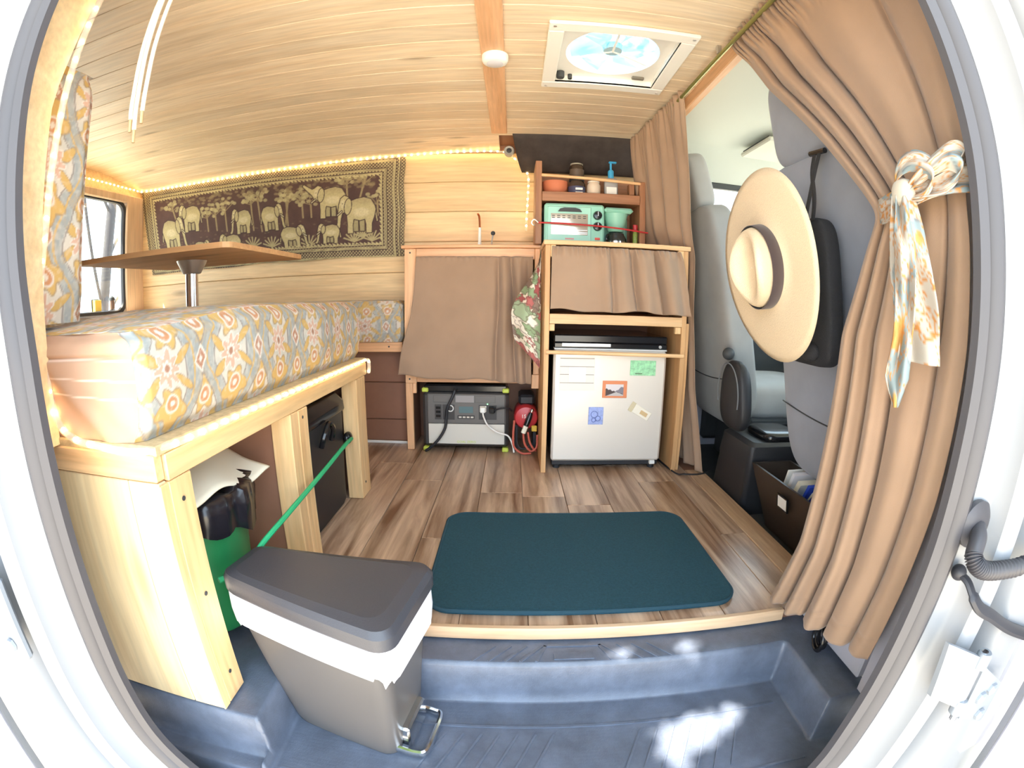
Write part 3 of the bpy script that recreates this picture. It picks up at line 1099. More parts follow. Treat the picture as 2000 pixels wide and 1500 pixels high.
        C = mixc(C, inside * (1 - ss(np.hypot((xx_ - 1.1) / .25, (zz_ - 1.3) / .25), .5, 1)) * .6, pale)
        ear = polymask([q(.78 + .26 * math.cos(t_), 1.18 + .36 * math.sin(t_) - .10 * math.cos(t_)) for t_ in np.linspace(0, 2 * math.pi, 15)[:-1]])
        C = mixc(C, 1 - ss(np.abs(ear), .001, .003), dark2)
        C = mixc(C, (1 - ss(ear, -.003, -.001)) * .6, gold * .9)
        C = mixc(C, 1 - ss(np.hypot(X - q(1.14, 1.32)[0], Z - q(1.14, 1.32)[1]), .0018, .0032), dark2)
        C = put(C, line(q(1.2, .98), q(1.5, .82), .0018), pale)
        return C
    C = elephant(C, -1.70, 1.058, .058, .090, -1)
    C = elephant(C, -1.845, .968, .062, .108, 1)
    C = elephant(C, -1.372, 1.018, .048, .078, -1)
    C = elephant(C, -1.206, 1.018, .050, .080, 1)
    C = elephant(C, -.872, 1.060, .070, .098, -1, True)
    C = elephant(C, -.730, .980, .076, .110, -1)
    C = elephant(C, -1.095, .926, .056, .066, 1)
    C = elephant(C, -.885, .936, .046, .058, -1)
    C = elephant(C, -1.455, .918, .054, .064, -1)
    C = elephant(C, -1.655, .918, .042, .052, 1)
    # borders
    xl, xr, zl, zh = -1.955, -.622, .925, 1.262
    bor = np.maximum(np.maximum(xl - X, X - xr), np.maximum(zl - Z, Z - zh))      # >0 in the border
    B = np.zeros(C.shape) + s2l((120, 104, 84))
    fine = (np.sin(X * 2 * np.pi / .016) * np.sin(Z * 2 * np.pi / .016))
    B = mixc(B, ss(fine, .1, .35), gold * .9)
    B = mixc(B, ss(-fine, .35, .6), dark2)
    for p0, wd_ in ((.004, .0025), (.018, .002), (.024, .002), (.060, .002), (.066, .002), (.086, .0025)):
        B = mixc(B, 1 - ss(np.abs(bor - p0), wd_ * .5, wd_ + .0012), gold)
        B = mixc(B, 1 - ss(np.abs(bor - p0 - .004), .001, .0025), dark2)
    C = np.where((bor > 0)[..., None], B, C)
    tri = np.abs(((X + Z) * 1.0 / .020) % 1 - .5) * 2
    C = mixc(C, ((bor > -.011 * tri) & (bor <= 0)) * 1.0, gold)
    C = mixc(C, vnoise(X, Z, 220, 4) * .22, dark2)
    return np.clip(C, 0, 1)


nu, nv = 560, 180
U, V = np.meshgrid(np.linspace(0, 1, nu), np.linspace(0, 1, nv), indexing='ij')
TX = (1 - V) * (-1.985 + U * (1.985 - .503)) + V * (-2.085 + U * (2.085 - .515))
TZ = (1 - V) * (.848 + U * (.864 - .848)) + V * (1.322 + U * (1.342 - 1.322))
TX = TX + .004 * np.sin(TZ * 25) * (U > .9) * (U - .9) * 10
TZ = TZ + .003 * np.sin(TX * 14) * (1 - V) - .004 * np.sin(np.pi * U) * V
TY = 1.390 - .004 * np.sin(TX * 9 + TZ * 5) - .003 * (1 - V) - .004 * np.sin(TZ * 13) * U
xx_c = -2.04 + U * (2.04 - .508)
tp = MB().grid(np.stack([TX, TY, TZ], -1)).build('tapestry', M_tap, None, True, col=tapestry_cols(xx_c, TZ), angle=180)
tag(tp, 'dark woven wall tapestry of gold elephants walking among trees', 'tapestry')

# ================================================================== LED ROPE LIGHTS


def rope(name, label, pts, r, step, bulb_r, sub=10):
    t = thing(name, label, 'rope light', pts[0], 'led rope lights')
    P = smoothpath(pts, sub)
    MB().tube(P, r, 8).build('tube', M_rope, t, True)
    mb = MB()
    A = np.array(P)
    d = np.concatenate([[0], np.cumsum(np.linalg.norm(np.diff(A, axis=0), axis=1))])
    for s_ in np.arange(step / 2, d[-1], step):
        c = [np.interp(s_, d, A[:, i]) for i in range(3)]
        mb.ball(c, bulb_r, 6, 4)
    b = mb.build('bulb', M_bulb, t, True)
    b['kind'] = 'stuff'
    return t


rope('rope_light', 'glowing warm rope light running along the top edge of the far wall',
     [(-2.06, 0.70, 1.320), (-2.065, 1.0, 1.325), (-2.065, 1.30, 1.322), (-2.03, 1.372, 1.320), (-1.7, 1.382, 1.318), (-1.31, 1.382, 1.322), (-.9, 1.382, 1.333), (-.52, 1.382, 1.343),
      (-.25, 1.380, 1.352), (-.06, 1.375, 1.350), (-.005, 1.368, 1.318), (.04, 1.36, 1.272), (.062, 1.355, 1.22), (.060, 1.35, 1.12), (.056, 1.35, 1.02), (.055, 1.35, .97)], .0052, .031, .0046)
rope('rope_light', 'rope light climbing the door jamb and lining the bench edge',
     [(-.665, -.215, 1.36), (-.70, -.248, 1.2), (-.715, -.266, 1.05), (-.722, -.272, .913), (-.727, -.276, .788), (-.729, -.284, .708), (-.728, -.287, .63), (-.722, -.289, .56), (-.708, -.292, .496),
      (-.665, -.297, .468), (-.60, -.299, .460), (-.53, -.297, .4555), (-.497, -.27, .457), (-.487, -.2, .4565), (-.4865, 0, .4565), (-.4865, .3, .4565), (-.4865, .6, .4565), (-.486, .725, .457), (-.484, .742, .44), (-.487, .744, .41)], .0062, .034, .0042)

# ================================================================== POWER STATION CABINET
c1 = thing('sink_cabinet', 'low stained pine cabinet with brown curtain along the far wall', 'cabinet', (-.18, 1.29, 0))
bx('stile', M_orangez, c1, -.459, -.410, 1.18, 1.20, .30, .872, .002)
bx('leg', M_orangez, c1, -.459, -.428, 1.18, 1.20, .001, .2995, .002)
bx('corner_block', M_orangez, c1, -.4275, -.412, 1.182, 1.20, .255, .2995, .002)
bx('stile', M_orangez, c1, .088, .113, 1.18, 1.20, .30, .872, .002)
bx('corner_block', M_orangez, c1, .082, .1135, 1.165, 1.1795, .285, .345, .002)
bx('top_rail', M_orange, c1, -.4095, .0875, 1.18, 1.20, .826, .872, .002)
bx('bottom_rail', M_orange, c1, -.4095, .0875, 1.18, 1.20, .305, .331, .002)
bx('side_panel', M_brown, c1, -.455, -.440, 1.2005, 1.398, .001, .872)
bx('shelf_board', M_ply, c1, -.4395, .113, 1.2005, 1.398, .31, .325)
ct = bx('countertop', M_orange, c1, -.472, .1135, 1.168, 1.398, .8725, .886, .003)
MB().lathe([(1e-6, 0), (.004, 0), (.004, .0012), (1e-6, .0014)], 10, Matrix.Translation((-.435, 1.1795, .855)) @ Matrix.Rotation(math.pi / 2, 4, 'X')).build('screw', M_darkin, c1)
MB().lathe([(1e-6, 0), (.004, 0), (.004, .0012), (1e-6, .0014)], 10, Matrix.Translation((-.44, 1.1795, .318)) @ Matrix.Rotation(math.pi / 2, 4, 'X')).build('screw', M_darkin, c1)


def drape(name, label, rows, ncol, nrow, folds, amp, m, nvec, group=None, cat='curtain', extra=None, parent=None, hem=True, zw=0.0):
    """rows: (t, left xyz, right xyz, amplitude factor); folds: list of (s centre, width, height)"""
    T = [r_[0] for r_ in rows]
    t = np.linspace(0, 1, nrow)
    s = np.linspace(0, 1, ncol)
    L = np.stack([np.interp(t, T, [r_[1][i] for r_ in rows]) for i in range(3)], -1)
    R = np.stack([np.interp(t, T, [r_[2][i] for r_ in rows]) for i in range(3)], -1)
    # smooth along t
    ker = np.hanning(9)[1:-1]
    ker /= ker.sum()
    for A in (L, R):
        for i in range(3):
            p = np.pad(A[:, i], 3, mode='reflect', reflect_type='odd')
            A[:, i] = np.convolve(p, ker, 'valid')
    af = np.interp(t, T, [r_[3] for r_ in rows])
    S, TT = np.meshgrid(s, t, indexing='ij')
    P = L[None] * (1 - S[..., None]) + R[None] * S[..., None]
    off = np.zeros_like(S)
    for (c, w_, h, drift) in folds:
        off += h * np.exp(-((S - c - drift * (TT - .5)) / w_) ** 2)
    off = off * amp * af[None]
    if extra is not None:
        off = off + extra(S, TT)
    P = P + off[..., None] * np.array(nvec)
    P[..., 2] += zw * TT ** 4 * (np.sin(S * 11 + 1) + .6 * np.sin(S * 23)) + .25 * zw * TT ** 4 * off / max(amp, 1e-6)
    o = MB().grid(P).build(name, m, parent, True, angle=180)
    if hem:
        md = o.modifiers.new('thickness', 'SOLIDIFY')
        md.thickness = .002
    if label:
        tag(o, label, cat, group)
    return o


def rfolds(n, seed, h=1.0):
    r = np.random.default_rng(seed)
    return [((k + .5 + .35 * (r.random() - .5)) / n, (.30 + .2 * r.random()) / n, h * (.5 + .7 * r.random()) * (1 if k % 2 else -.6), .05 * (r.random() - .5)) for k in range(n)]


# curtain over the power station cabinet
drape('cabinet_curtain', 'brown curtain hung over the front of the sink cabinet',
      [(0, (-.405, 1.168, .836), (.080, 1.166, .836), .45), (.12, (-.406, 1.158, .78), (.080, 1.156, .78), .8), (.3, (-.408, 1.152, .70), (.080, 1.150, .70), 1.0), (.5, (-.424, 1.150, .59), (.079, 1.146, .58), 1.0), (.75, (-.466, 1.146, .44), (.078, 1.143, .43), 1.1), (1, (-.482, 1.142, .338), (.080, 1.140, .312), 1.1)],
      140, 60, [(.10, .10, .35, .0), (.45, .12, -.3, .1), (.72, .022, -.9, .03), (.78, .03, .7, .05), (.85, .02, -1.1, .08), (.90, .03, .8, .05), (.96, .02, -.6, .0), (.30, .2, .3, .2)], .026, M_curt, (0, -1, 0), zw=.004,
      extra=lambda S, T: .014 * (vnoise(S * 3 + T, T * 2 - S * .6, 3, 31) - .5) * ss(T, .1, .4) + .007 * ss(T, .55, .95) * np.sin(S * 9 + T * 6) * (1 - ss(S, .45, .6)) + .0035 * np.sin(S * 120) * (1 - ss(T, 0, .05)))

# ---- faucet and switch on the counter
fc = thing('faucet', 'small brass-toned hand pump faucet on the counter by the wall', 'faucet', (-.150, 1.30, .886))
MB().lathe([(1e-6, 0), (.016, 0), (.016, .004), (.010, .012), (.0075, .022), (.006, .09), (1e-6, .092)], 16, cx=-.150, cy=1.30, cz=.8865).build('body', M_wplast, fc, True)
MB().tube(smoothpath([(-.150, 1.30, .975), (-.151, 1.298, 1.005), (-.153, 1.292, 1.025), (-.158, 1.28, 1.035)], 5), .0045, 8).build('spout', mat('copper', hexc(196, 120, 78), .3, .9), fc, True)
MB().box(-.172, -.128, 1.285, 1.315, .8865, .892, .003).build('base_plate', M_steelb, fc)
tg = thing('tap_switch', 'small dark toggle switch on a chrome stem beside the faucet', 'switch', (-.095, 1.30, .886))
MB().tube([(-.100, 1.30, .8865), (-.096, 1.298, .92), (-.092, 1.296, .945)], .0035, 8).build('stem', M_steelb, tg, True)
MB().ball((-.0915, 1.296, .951), .010, 12, 8).build('knob', M_darkin, tg, True)

# ================================================================== FRIDGE CABINET
c2 = thing('fridge_cabinet', 'plywood cabinet housing the mini fridge with curtained upper shelf', 'cabinet', (.385, 1.16, 0))
bx('side_panel', M_plyz, c2, .1145, .133, .92, 1.398, .001, .858, .001)
bx('side_panel', M_plyz, c2, .636, .655, .92, 1.398, .001, .858, .001)
bx('brace_panel', M_plyz, c2, .656, .672, .935, 1.36, .001, .585, .001)
bx('countertop', M_pinex, c2, .108, .662, .912, 1.398, .8585, .8755, .002)
bx('shelf', M_ply, c2, .1335, .6355, .922, 1.39, .590, .606, .001)
bx('shelf_lip', M_pinex, c2, .1335, .6355, .914, .9215, .572, .608, .001)
for (a, b) in ((.1335, .153), (.612, .6355)):
    bx('corner_block', M_pinez, c2, a, b, .916, .936, .815, .858, .002)
    bx('corner_block', M_pinez, c2, a, b, .923, .943, .545, .5715, .002)
MB().tube([(.122, .910, .468), (.3, .9085, .467), (.646, .910, .463)], .0075, 10).build('retaining_bar', M_pinex, c2, True)
bx('back_panel', M_brown, c2, .1335, .6355, 1.385, 1.397, .001, .858)

drape('cabinet_curtain', 'short gathered brown valance under the fridge cabinet counter',
      [(0, (.137, .906, .852), (.622, .906, .852), .4), (.10, (.136, .898, .832), (.626, .898, .834), .8), (.6, (.134, .886, .70), (.642, .884, .71), 1.0), (1, (.132, .880, .622), (.656, .876, .618), 1.1)],
      170, 40, [(.44, .02, -.9, .0), (.40, .05, .7, .02), (.52, .05, .6, .02), (.61, .018, -1.2, .02), (.68, .05, .8, .0), (.80, .016, -1.5, .03), (.86, .05, .9, .02), (.15, .1, .3, .0), (.96, .03, -.5, .0)], .026, M_curt, (0, -1, 0), zw=.004,
      extra=lambda S, T: .008 * (vnoise(S * 3, T * 1.5, 4, 33) - .5) + .0055 * np.sin(S * 150 + 2 * np.sin(S * 31)) * (1 - ss(T, .05, .2)) + .003 * np.sin(S * 7))

# ---- fridge
fr = thing('mini_fridge', 'silver-white mini fridge with black top inside the plywood cabinet', 'fridge', (.375, 1.15, 0))
bx('cabinet_body', M_black, fr, .160, .590, 1.003, 1.37, .022, .500, .004)
dr = bx('door', M_fridge, fr, .155, .595, .957, 1.000, .036, .474, .008)
MB().box(.155, .595, .957, 1.37, .5005, .530, .004).build('top_cap', M_blackg, fr)
bx('top_trim', M_blackg, fr, .156, .594, .955, 1.002, .4805, .5002, .003)
bx('grip_recess', M_steelb, fr, .185, .37, .9535, .9548, .487, .4985, .0004)
bx('silver_strip', M_wplast, fr, .156, .594, .9555, 1.0, .4745, .480, .001)
MB().lathe([(1e-6, 0), (.006, 0), (.006, .003), (1e-6, .003)], 14, Matrix.Translation((.565, .955, .491)) @ Matrix.Rotation(math.pi / 2, 4, 'X')).build('hinge_cap', M_steelb, fr)
bx('kick_plate', M_black, fr, .160, .590, .970, 1.0, .016, .035, .002)
for (a, b) in ((.18, .99), (.57, .99), (.18, 1.34), (.57, 1.34)):
    MB().lathe([(1e-6, .0), (.014, .0), (.014, .0215), (1e-6, .0215)], 12, cx=a, cy=b).build('foot', M_black, fr)
bx('hinge_foot', M_wplast, fr, .555, .578, .958, .99, .020, .0355, .002)

# magnets and papers
FY = .9568
cal = thing('fridge_calendar', 'pale lined planner sheet with a white note on the fridge door', 'calendar', (.243, FY, .318))
bx('sheet', mat('planner_paper', hexc(232, 222, 212), .7), cal, .178, .312, FY - .0012, FY - .0002, .318, .446)
for zz in (.441, .410, .380, .348):
    bx('line', mat('planner_ink', hexc(150, 140, 132), .7), cal, .180, .310, FY - .0016, FY - .0013, zz - .0012, zz + .0012)
bx('note', mat('note_paper', hexc(244, 246, 236), .6), cal, .214, .278, FY - .0028, FY - .0018, .352, .408)
mg = thing('map_magnet', 'green map magnet at the upper right of the fridge door', 'magnet', (.501, FY, .379))
bx('card', mat('map_green', hexc(150, 206, 160), .5, var=.35, vscale=60), mg, .450, .552, FY - .003, FY - .0002, .380, .438, .001)
bx('caption', mat('map_ink', hexc(70, 90, 60), .5), mg, .470, .498, FY - .0036, FY - .0031, .386, .389)
mo = thing('photo_magnet', 'orange framed landscape photo magnet in the middle of the fridge door', 'magnet', (.393, FY, .292))
bx('frame', mat('frame_orange', hexc(216, 132, 88), .5), mo, .345, .441, FY - .004, FY - .0002, .292, .358, .001)
nx, nz = 60, 40
GU, GV = np.meshgrid(np.linspace(0, 1, nx), np.linspace(0, 1, nz), indexing='ij')
pc = np.zeros((nx, nz, 3)) + s2l((214, 206, 206))
hill1 = .62 - .5 * np.abs(GU - .05) * 1.0 + .04 * np.sin(GU * 30)
hill2 = .25 + .55 * ss(GU, .35, 1.0) + .04 * np.sin(GU * 24)
pc = mixc(pc, 1 - ss(GV - hill2, -.02, .02), s2l((130, 124, 132)))
pc = mixc(pc, 1 - ss(GV - hill1, -.02, .02), s2l((84, 70, 68)))
pc = mixc(pc, 1 - ss(GV - (.34 - .6 * np.abs(GU - .6)), -.02, .02), s2l((188, 182, 180)))
MB().grid(np.stack([.357 + GU * .070, np.full_like(GU, FY - .0046), .300 + GV * .045], -1)).build('photo', M_print, mo, col=pc)
mbm = thing('blue_magnet', 'small blue sketch magnet low on the fridge door', 'magnet', (.324, FY, .183))
bx('card', mat('magnet_blue', hexc(150, 164, 214), .5, var=.25, vscale=90), mbm, .295, .353, FY - .003, FY - .0002, .186, .255, .001)
for (a, b, r_) in ((.318, .226, .013), (.332, .210, .010), (.316, .204, .008)):
    MB().tube([(a + r_ * math.cos(q), FY - .0034, b + r_ * math.sin(q)) for q in np.linspace(0, 2 * math.pi, 17)[:-1]], .0014, 6, True).build('sketch_ring', mat('sketch_blue', hexc(96, 110, 170), .5), mbm)
Mk = Matrix.Translation((.500, FY - .0002, .238)) @ Matrix.Rotation(math.radians(30), 4, 'Y')
jm = thing('jar_magnet', 'white jar-shaped magnet tilted on the lower right fridge door', 'magnet', (.500, FY, .21))
MB().box(-.030, .045, -.003, 0, -.018, .018, .002, Mk).build('jar_shape', mat('jar_white', hexc(236, 228, 212), .5), jm)
MB().box(-.048, -.0305, -.0035, 0, -.020, .020, .001, Mk).build('lid_shape', mat('jar_lid', hexc(206, 192, 160), .4), jm)
MB().box(.0, .032, -.0036, -.0031, -.008, .008, 0, Mk).build('label_mark', mat('jar_mark', hexc(208, 178, 132), .5), jm)

# fridge power cord
co = MB().tube(smoothpath([(.605, 1.30, .006), (.640, .916, .006), (.68, .875, .006), (.74, .868, .007), (.80, .90, .006)], 8), .0035, 6).build('appliance_cable', M_black, None, True)
tag(co, 'thin black power cord on the floor beside the fridge cabinet', 'cord')

# ---- towel between the cabinets
tw = patch('dish_towel', lambda U, V: np.stack([.108 - (U * (1.0 + .35 * np.sin(V * 7.0 - .6))) * .85 * (.10 + .90 * ss(V, .0, .34)), 1.055 - .03 * np.sin(U * 60 + V * 5) * .5 - U * .5, .850 - V * (1 - .25 * U / .1) + .0 * U], -1),
           60, 190, towel_print, M_print, None, .10, .46)
tag(tw, 'crumpled red and green printed dish towel hanging between the cabinets', 'towel')

# ================================================================== POWER STATION AND NEIGHBOURS
M_pgrey = mat('station_grey', hexc(104, 100, 96), .5)
M_pdark = mat('station_dark', hexc(62, 58, 56), .5)
M_lime = mat('lime', hexc(196, 210, 84), .5)
M_panelw = mat('station_panel', hexc(214, 208, 196), .45)
ps = thing('power_station', 'grey portable power station with lime feet under the sink cabinet', 'power station', (-.2, 1.26, 0))
bx('case', M_pdark, ps, -.385, -.013, 1.172, 1.39, .022, .262, .012)
bx('lid', M_blackg, ps, -.378, -.02, 1.176, 1.39, .2625, .296, .006)
fp = bx('face_plate', M_pgrey, ps, -.362, -.028, 1.164, 1.1715, .128, .258, .003)
bx('lower_panel', M_panelw, ps, -.360, -.030, 1.166, 1.1715, .036, .126, .002)
text_mesh('logo', 'GOAL ZERO', .015, M_lime, ps, Matrix.Translation((-.195, 1.1657, .046)) @ Matrix.Rotation(math.pi / 2, 4, 'X'))
for (a, b) in ((-.372, .0), (-.026, .0), (-.372, .2625), (-.026, .2625)):
    bx('corner_foot', M_lime, ps, a - .014, a + .014, 1.166, 1.196, b + .001, b + .020, .004)
yp = 1.1637
bx('screen', mat('lcd', hexc(96, 120, 124), .2), fp, -.225, -.165, yp - .0012, yp, .176, .204, .0005)
bx('button_strip', M_pdark, fp, -.232, -.158, yp - .001, yp, .150, .166)
for k in range(4):
    bx('button', M_panelw, fp, -.226 + k * .017, -.214 + k * .017, yp - .002, yp - .0011, .1545, .161, .0004)
bx('usb_panel', M_pdark, fp, -.330, -.300, yp - .001, yp, .146, .212)
for zz in (.156, .174, .192):
    bx('usb_port', M_blackg, fp, -.325, -.305, yp - .0018, yp - .0011, zz, zz + .011)
bx('dc_panel', M_pdark, fp, -.296, -.244, yp - .001, yp, .146, .212)
MB().tube([(-.262 + .013 * math.cos(q), yp - .004, .196 + .013 * math.sin(q)) for q in np.linspace(0, 2 * math.pi, 17)[:-1]], .0025, 6, True).build('socket_ring', M_wplast, fp, True)
bx('ac_panel', M_pdark, fp, -.140, -.064, yp - .001, yp, .148, .212)
for xx in (-.122, -.083):
    bx('outlet', M_panelw if xx < -.1 else M_blackg, fp, xx - .014, xx + .014, yp - .003, yp - .0011, .182, .208, .001)
MB().ball((-.103, yp - .001, .216), .0025, 8, 6).build('indicator_lamp', emit('green_led', (.2, 1, .3), 2.0), fp)
bx('flap', M_pgrey, fp, -.335, -.245, yp - .0025, yp, .222, .252, .001)
bx('flap', mat('flap_light', hexc(150, 144, 142), .5), fp, -.240, -.160, yp - .0025, yp, .222, .252, .001)
bx('flap', M_pgrey, fp, -.155, -.07, yp - .0025, yp, .222, .252, .001)
# cables
cb = MB().tube(smoothpath([(-.238, 1.20, .278), (-.240, 1.16, .276), (-.250, 1.150, .25), (-.272, 1.148, .20), (-.278, 1.149, .16), (-.285, 1.146, .11), (-.315, 1.142, .06), (-.355, 1.145, .02), (-.372, 1.15, .008)], 8), .0065, 8).build('black_cable', M_black, None, True)
tag(cb, 'thick black cable looping down the front of the power station', 'cable')
wc = thing('white_charger', 'white plug and cable running off the right of the power station', 'cable', (-.06, 1.15, 0))
bx('plug', M_wplast, wc, -.134, -.110, 1.138, 1.1605, .182, .206, .004)
MB().tube(smoothpath([(-.122, 1.142, .184), (-.118, 1.14, .165), (-.10, 1.137, .13), (-.06, 1.135, .10), (-.015, 1.137, .085), (.005, 1.14, .045), (.012, 1.142, .010)], 8), .0035, 8).build('cord', M_wplast, wc, True)
bp_ = thing('black_plug', 'black plug with cord in the right outlet of the power station', 'plug', (-.083, 1.15, .18))
bx('plug', M_blackg, bp_, -.096, -.070, 1.135, 1.1605, .180, .206, .005)
MB().tube(smoothpath([(-.076, 1.142, .192), (-.05, 1.132, .205), (-.015, 1.14, .205), (.0, 1.18, .185)], 8), .004, 8).build('cord', M_black, bp_, True)

# red tyre inflator with hoses
ri = thing('air_compressor', 'red round air compressor with coiled leads beside the power station', 'compressor', (.055, 1.22, 0))
Mr = Matrix.Translation((.062, 1.175, .158)) @ Matrix.Rotation(math.pi / 2, 4, 'X')
MB().lathe([(1e-6, -.14), (.045, -.14), (.052, -.12), (.052, .0), (.046, .010), (.030, .014), (1e-6, .015)], 28, Mr).build('housing', M_red, ri, True)
MB().box(.030, .098, 1.20, 1.34, .205, .25, .01).build('motor', M_black, ri)
text_mesh('mark', '15', .022, M_wplast, ri, Matrix.Translation((.052, 1.1585, .165)) @ Matrix.Rotation(math.pi / 2, 4, 'X'), .0008)
for (a, b) in ((.016, .052), (.094, .052)):
    bx('foot', M_black, ri, a, a + .012, 1.19, 1.32, .001, .12)
fl = thing('plug_lead', 'black lighter plug with cream sleeve hanging before the red compressor', 'plug', (.06, 1.15, .1))
MB().tube([(.082, 1.145, .185), (.075, 1.142, .165), (.062, 1.14, .13)], [.008, .012, .012], 10).build('plug_body', M_blackg, fl, True)
MB().tube([(.0835, 1.1455, .189), (.087, 1.146, .200)], .0075, 10).build('plug_tip', M_steel, fl, True)
MB().tube([(.0615, 1.14, .128), (.050, 1.138, .098)], .0105, 8).build('sleeve', M_cream, fl, True)
yb = MB().box(.085, .108, 1.135, 1.15, .105, .130, .003, Matrix.Rotation(0, 4, 'Y')).build('battery_clip', mat('yellow_clip', hexc(222, 186, 70), .5))
tag(yb, 'small yellow connector among the red leads', 'connector')
M_lead = mat('red_lead', hexc(196, 96, 78), .5)
for k, (pts, lab, mm) in enumerate((
        ([(.012, 1.15, .15), (.008, 1.14, .09), (.012, 1.13, .04), (.045, 1.125, .012), (.085, 1.13, .010)], 'reddish lead curving low on the left beside the compressor', M_lead),
        ([(.05, 1.138, .095), (.058, 1.13, .05), (.085, 1.125, .022), (.108, 1.13, .04), (.110, 1.14, .09)], 'reddish lead looping right of the compressor foot', M_lead),
        ([(.070, 1.145, .10), (.078, 1.135, .06), (.095, 1.13, .03), (.106, 1.138, .02)], 'short reddish lead below the yellow connector', M_lead),
        ([(.020, 1.15, .12), (.025, 1.14, .05), (.05, 1.13, .03), (.09, 1.14, .05)], 'black lead tangled behind the red leads', M_black))):
    o = MB().tube(smoothpath(pts, 8), .0045, 8).build('cable_lead', mm, None, True)
    tag(o, lab, 'cable', 'compressor leads')

# ================================================================== UPPER SHELF AND KITCHEN GOODS
us = thing('spice_shelf', 'brown wooden shelf rack with rails standing on the fridge cabinet', 'shelf', (.32, 1.22, .876))
bx('side_post', M_walnutz, us, .086, .112, 1.14, 1.32, .887, 1.238, .002)
bx('side_post', M_walnutz, us, .520, .545, 1.14, 1.32, .8765, 1.168, .002)
bx('shelf_board', M_walnut, us, .1125, .5195, 1.142, 1.32, 1.072, 1.088, .001)
bx('shelf_lip', M_walnut, us, .1125, .5195, 1.130, 1.1415, 1.066, 1.106, .002)
bx('back_board', M_walnut, us, .1125, .5195, 1.312, 1.32, 1.088, 1.215, .001)
bx('back_board', M_walnut, us, .1125, .5195, 1.312, 1.32, .8765, 1.071, .001)
MB().tube([(.110, 1.136, 1.176), (.522, 1.136, 1.158)], .0065, 10).build('rail', M_pinex, us, True)
MB().box(.478, .50, 1.15, 1.19, 1.0885, 1.16, .002).build('end_block', M_walnutz, us)

bo = MB().lathe([(1e-6, 0), (.022, 0), (.040, .014), (.052, .045), (.055, .075), (.052, .075), (.045, .03), (.02, .008), (1e-6, .008)], 28, cx=.172, cy=1.215, cz=1.0885).build('terracotta_bowl', M_terra, None, True)
tag(bo, 'terracotta bowl at the left end of the brown shelf rack', 'bowl')


def jar(name, label, x, y, z, r, h, glassm, lidm, labelm=None, cat='jar', marks=True):
    t = thing(name, label, cat, (x, y, z))
    MB().lathe([(1e-6, 0), (r * .95, 0), (r, .005), (r, h * .78), (r * .80, h * .90), (r * .78, h * .93), (1e-6, h * .93)], 22, cx=x, cy=y, cz=z).build('glass_body', glassm, t, True)
    MB().lathe([(1e-6, h * .9305), (r * .86, h * .9305), (r * .88, h * .945), (r * .86, h), (1e-6, h)], 22, cx=x, cy=y, cz=z).build('lid', lidm, t, True)
    if labelm is not None:
        lb = MB().lathe([(r * 1.004, h * .12), (r * 1.012, h * .12), (r * 1.012, h * .62), (r * 1.004, h * .62)], 22, cx=x, cy=y, cz=z).build('paper_label', labelm, t, True)
        if marks:
            for k in range(2):
                bx('lettering', M_wplast, lb, x - r * .25, x + r * .55, y - r * 1.02 - .001, y - r * .80, z + h * (.22 + .2 * k), z + h * (.32 + .2 * k))
    return t


M_navy = mat('navy_label', hexc(70, 72, 100), .5)
M_coffee = mat('coffee_glass', hexc(72, 58, 48), .15)
M_silverlid = mat('lid_grey', hexc(190, 184, 168), .35, .4)
jar('nut_butter_jar', 'navy-labelled dark jar at the bottom of the jar stack', .262, 1.20, 1.0885, .037, .086, M_coffee, M_darkin, M_navy)
jar('spice_jar', 'dark glass jar with pale lid stacked on the navy-labelled jar', .262, 1.20, 1.175, .031, .070, M_coffee, M_silverlid, mat('dark_label', hexc(92, 78, 66), .5), marks=False)
jar('spice_jar', 'small jar of white granules beside the jar stack', .333, 1.19, 1.0885, .029, .080, mat('salt_glass', hexc(226, 208, 188), .25), M_wplast)
pb = thing('pump_bottle', 'clear soap bottle with blue pump on the brown shelf rack', 'bottle', (.407, 1.19, 1.0885))
MB().pillow((.407, 1.19, 1.138), (.029, .018, .0495), .35, .5).build('bottle', mat('clear_soap', hexc(190, 192, 196), .15, trans=.3), pb, True)
M_bluep = mat('pump_blue', hexc(66, 168, 222), .35)
MB().lathe([(1e-6, .166), (.012, .166), (.013, .17), (.013, .198), (.009, .204), (.0045, .206), (.0045, .236), (1e-6, .236)], 16, cx=.407, cy=1.19, cz=1.020).build('collar', M_bluep, pb, True)
MB().box(.398, .432, 1.182, 1.198, 1.2545, 1.263, .003).build('nozzle', M_bluep, pb)
bx('bottle_label', M_wplast, pb, .385, .428, 1.1700, 1.1718, 1.105, 1.145)

# breakfast station: toaster oven + coffee maker
bs = thing('toaster_oven', 'mint green toaster oven with attached coffee maker on the counter', 'appliance', (.31, 1.22, .8765))
bx('oven_body', M_mint, bs, .122, .368, 1.125, 1.30, .886, 1.056, .008)
od = bx('oven_door', mat('mint_door', hexc(160, 212, 196), .3), bs, .134, .312, 1.118, 1.1245, .898, 1.042, .004)
bx('window', mat('oven_window', hexc(196, 186, 170), .08, .4), od, .148, .298, 1.1165, 1.1176, .925, 1.012, .0004)
for zz in (1.003, .995):
    for k in range(7):
        bx('rack_slot', M_darkin, od, .152 + k * .021, .164 + k * .021, 1.1155, 1.1163, zz - .002, zz + .001)
for zz in (.945, .936, .930):
    bx('rack_bar', M_steelb, od, .150, .296, 1.1150, 1.1162, zz - .001, zz + .001)
MB().prism([(-.048, 0), (.048, 0), (.040, .010), (.022, .015), (-.022, .015), (-.040, .010)], 0, .012, Matrix.Translation((.224, 1.1178, 1.020)) @ Matrix.Rotation(math.pi / 2, 4, 'X')).build('handle', M_darkin, od)
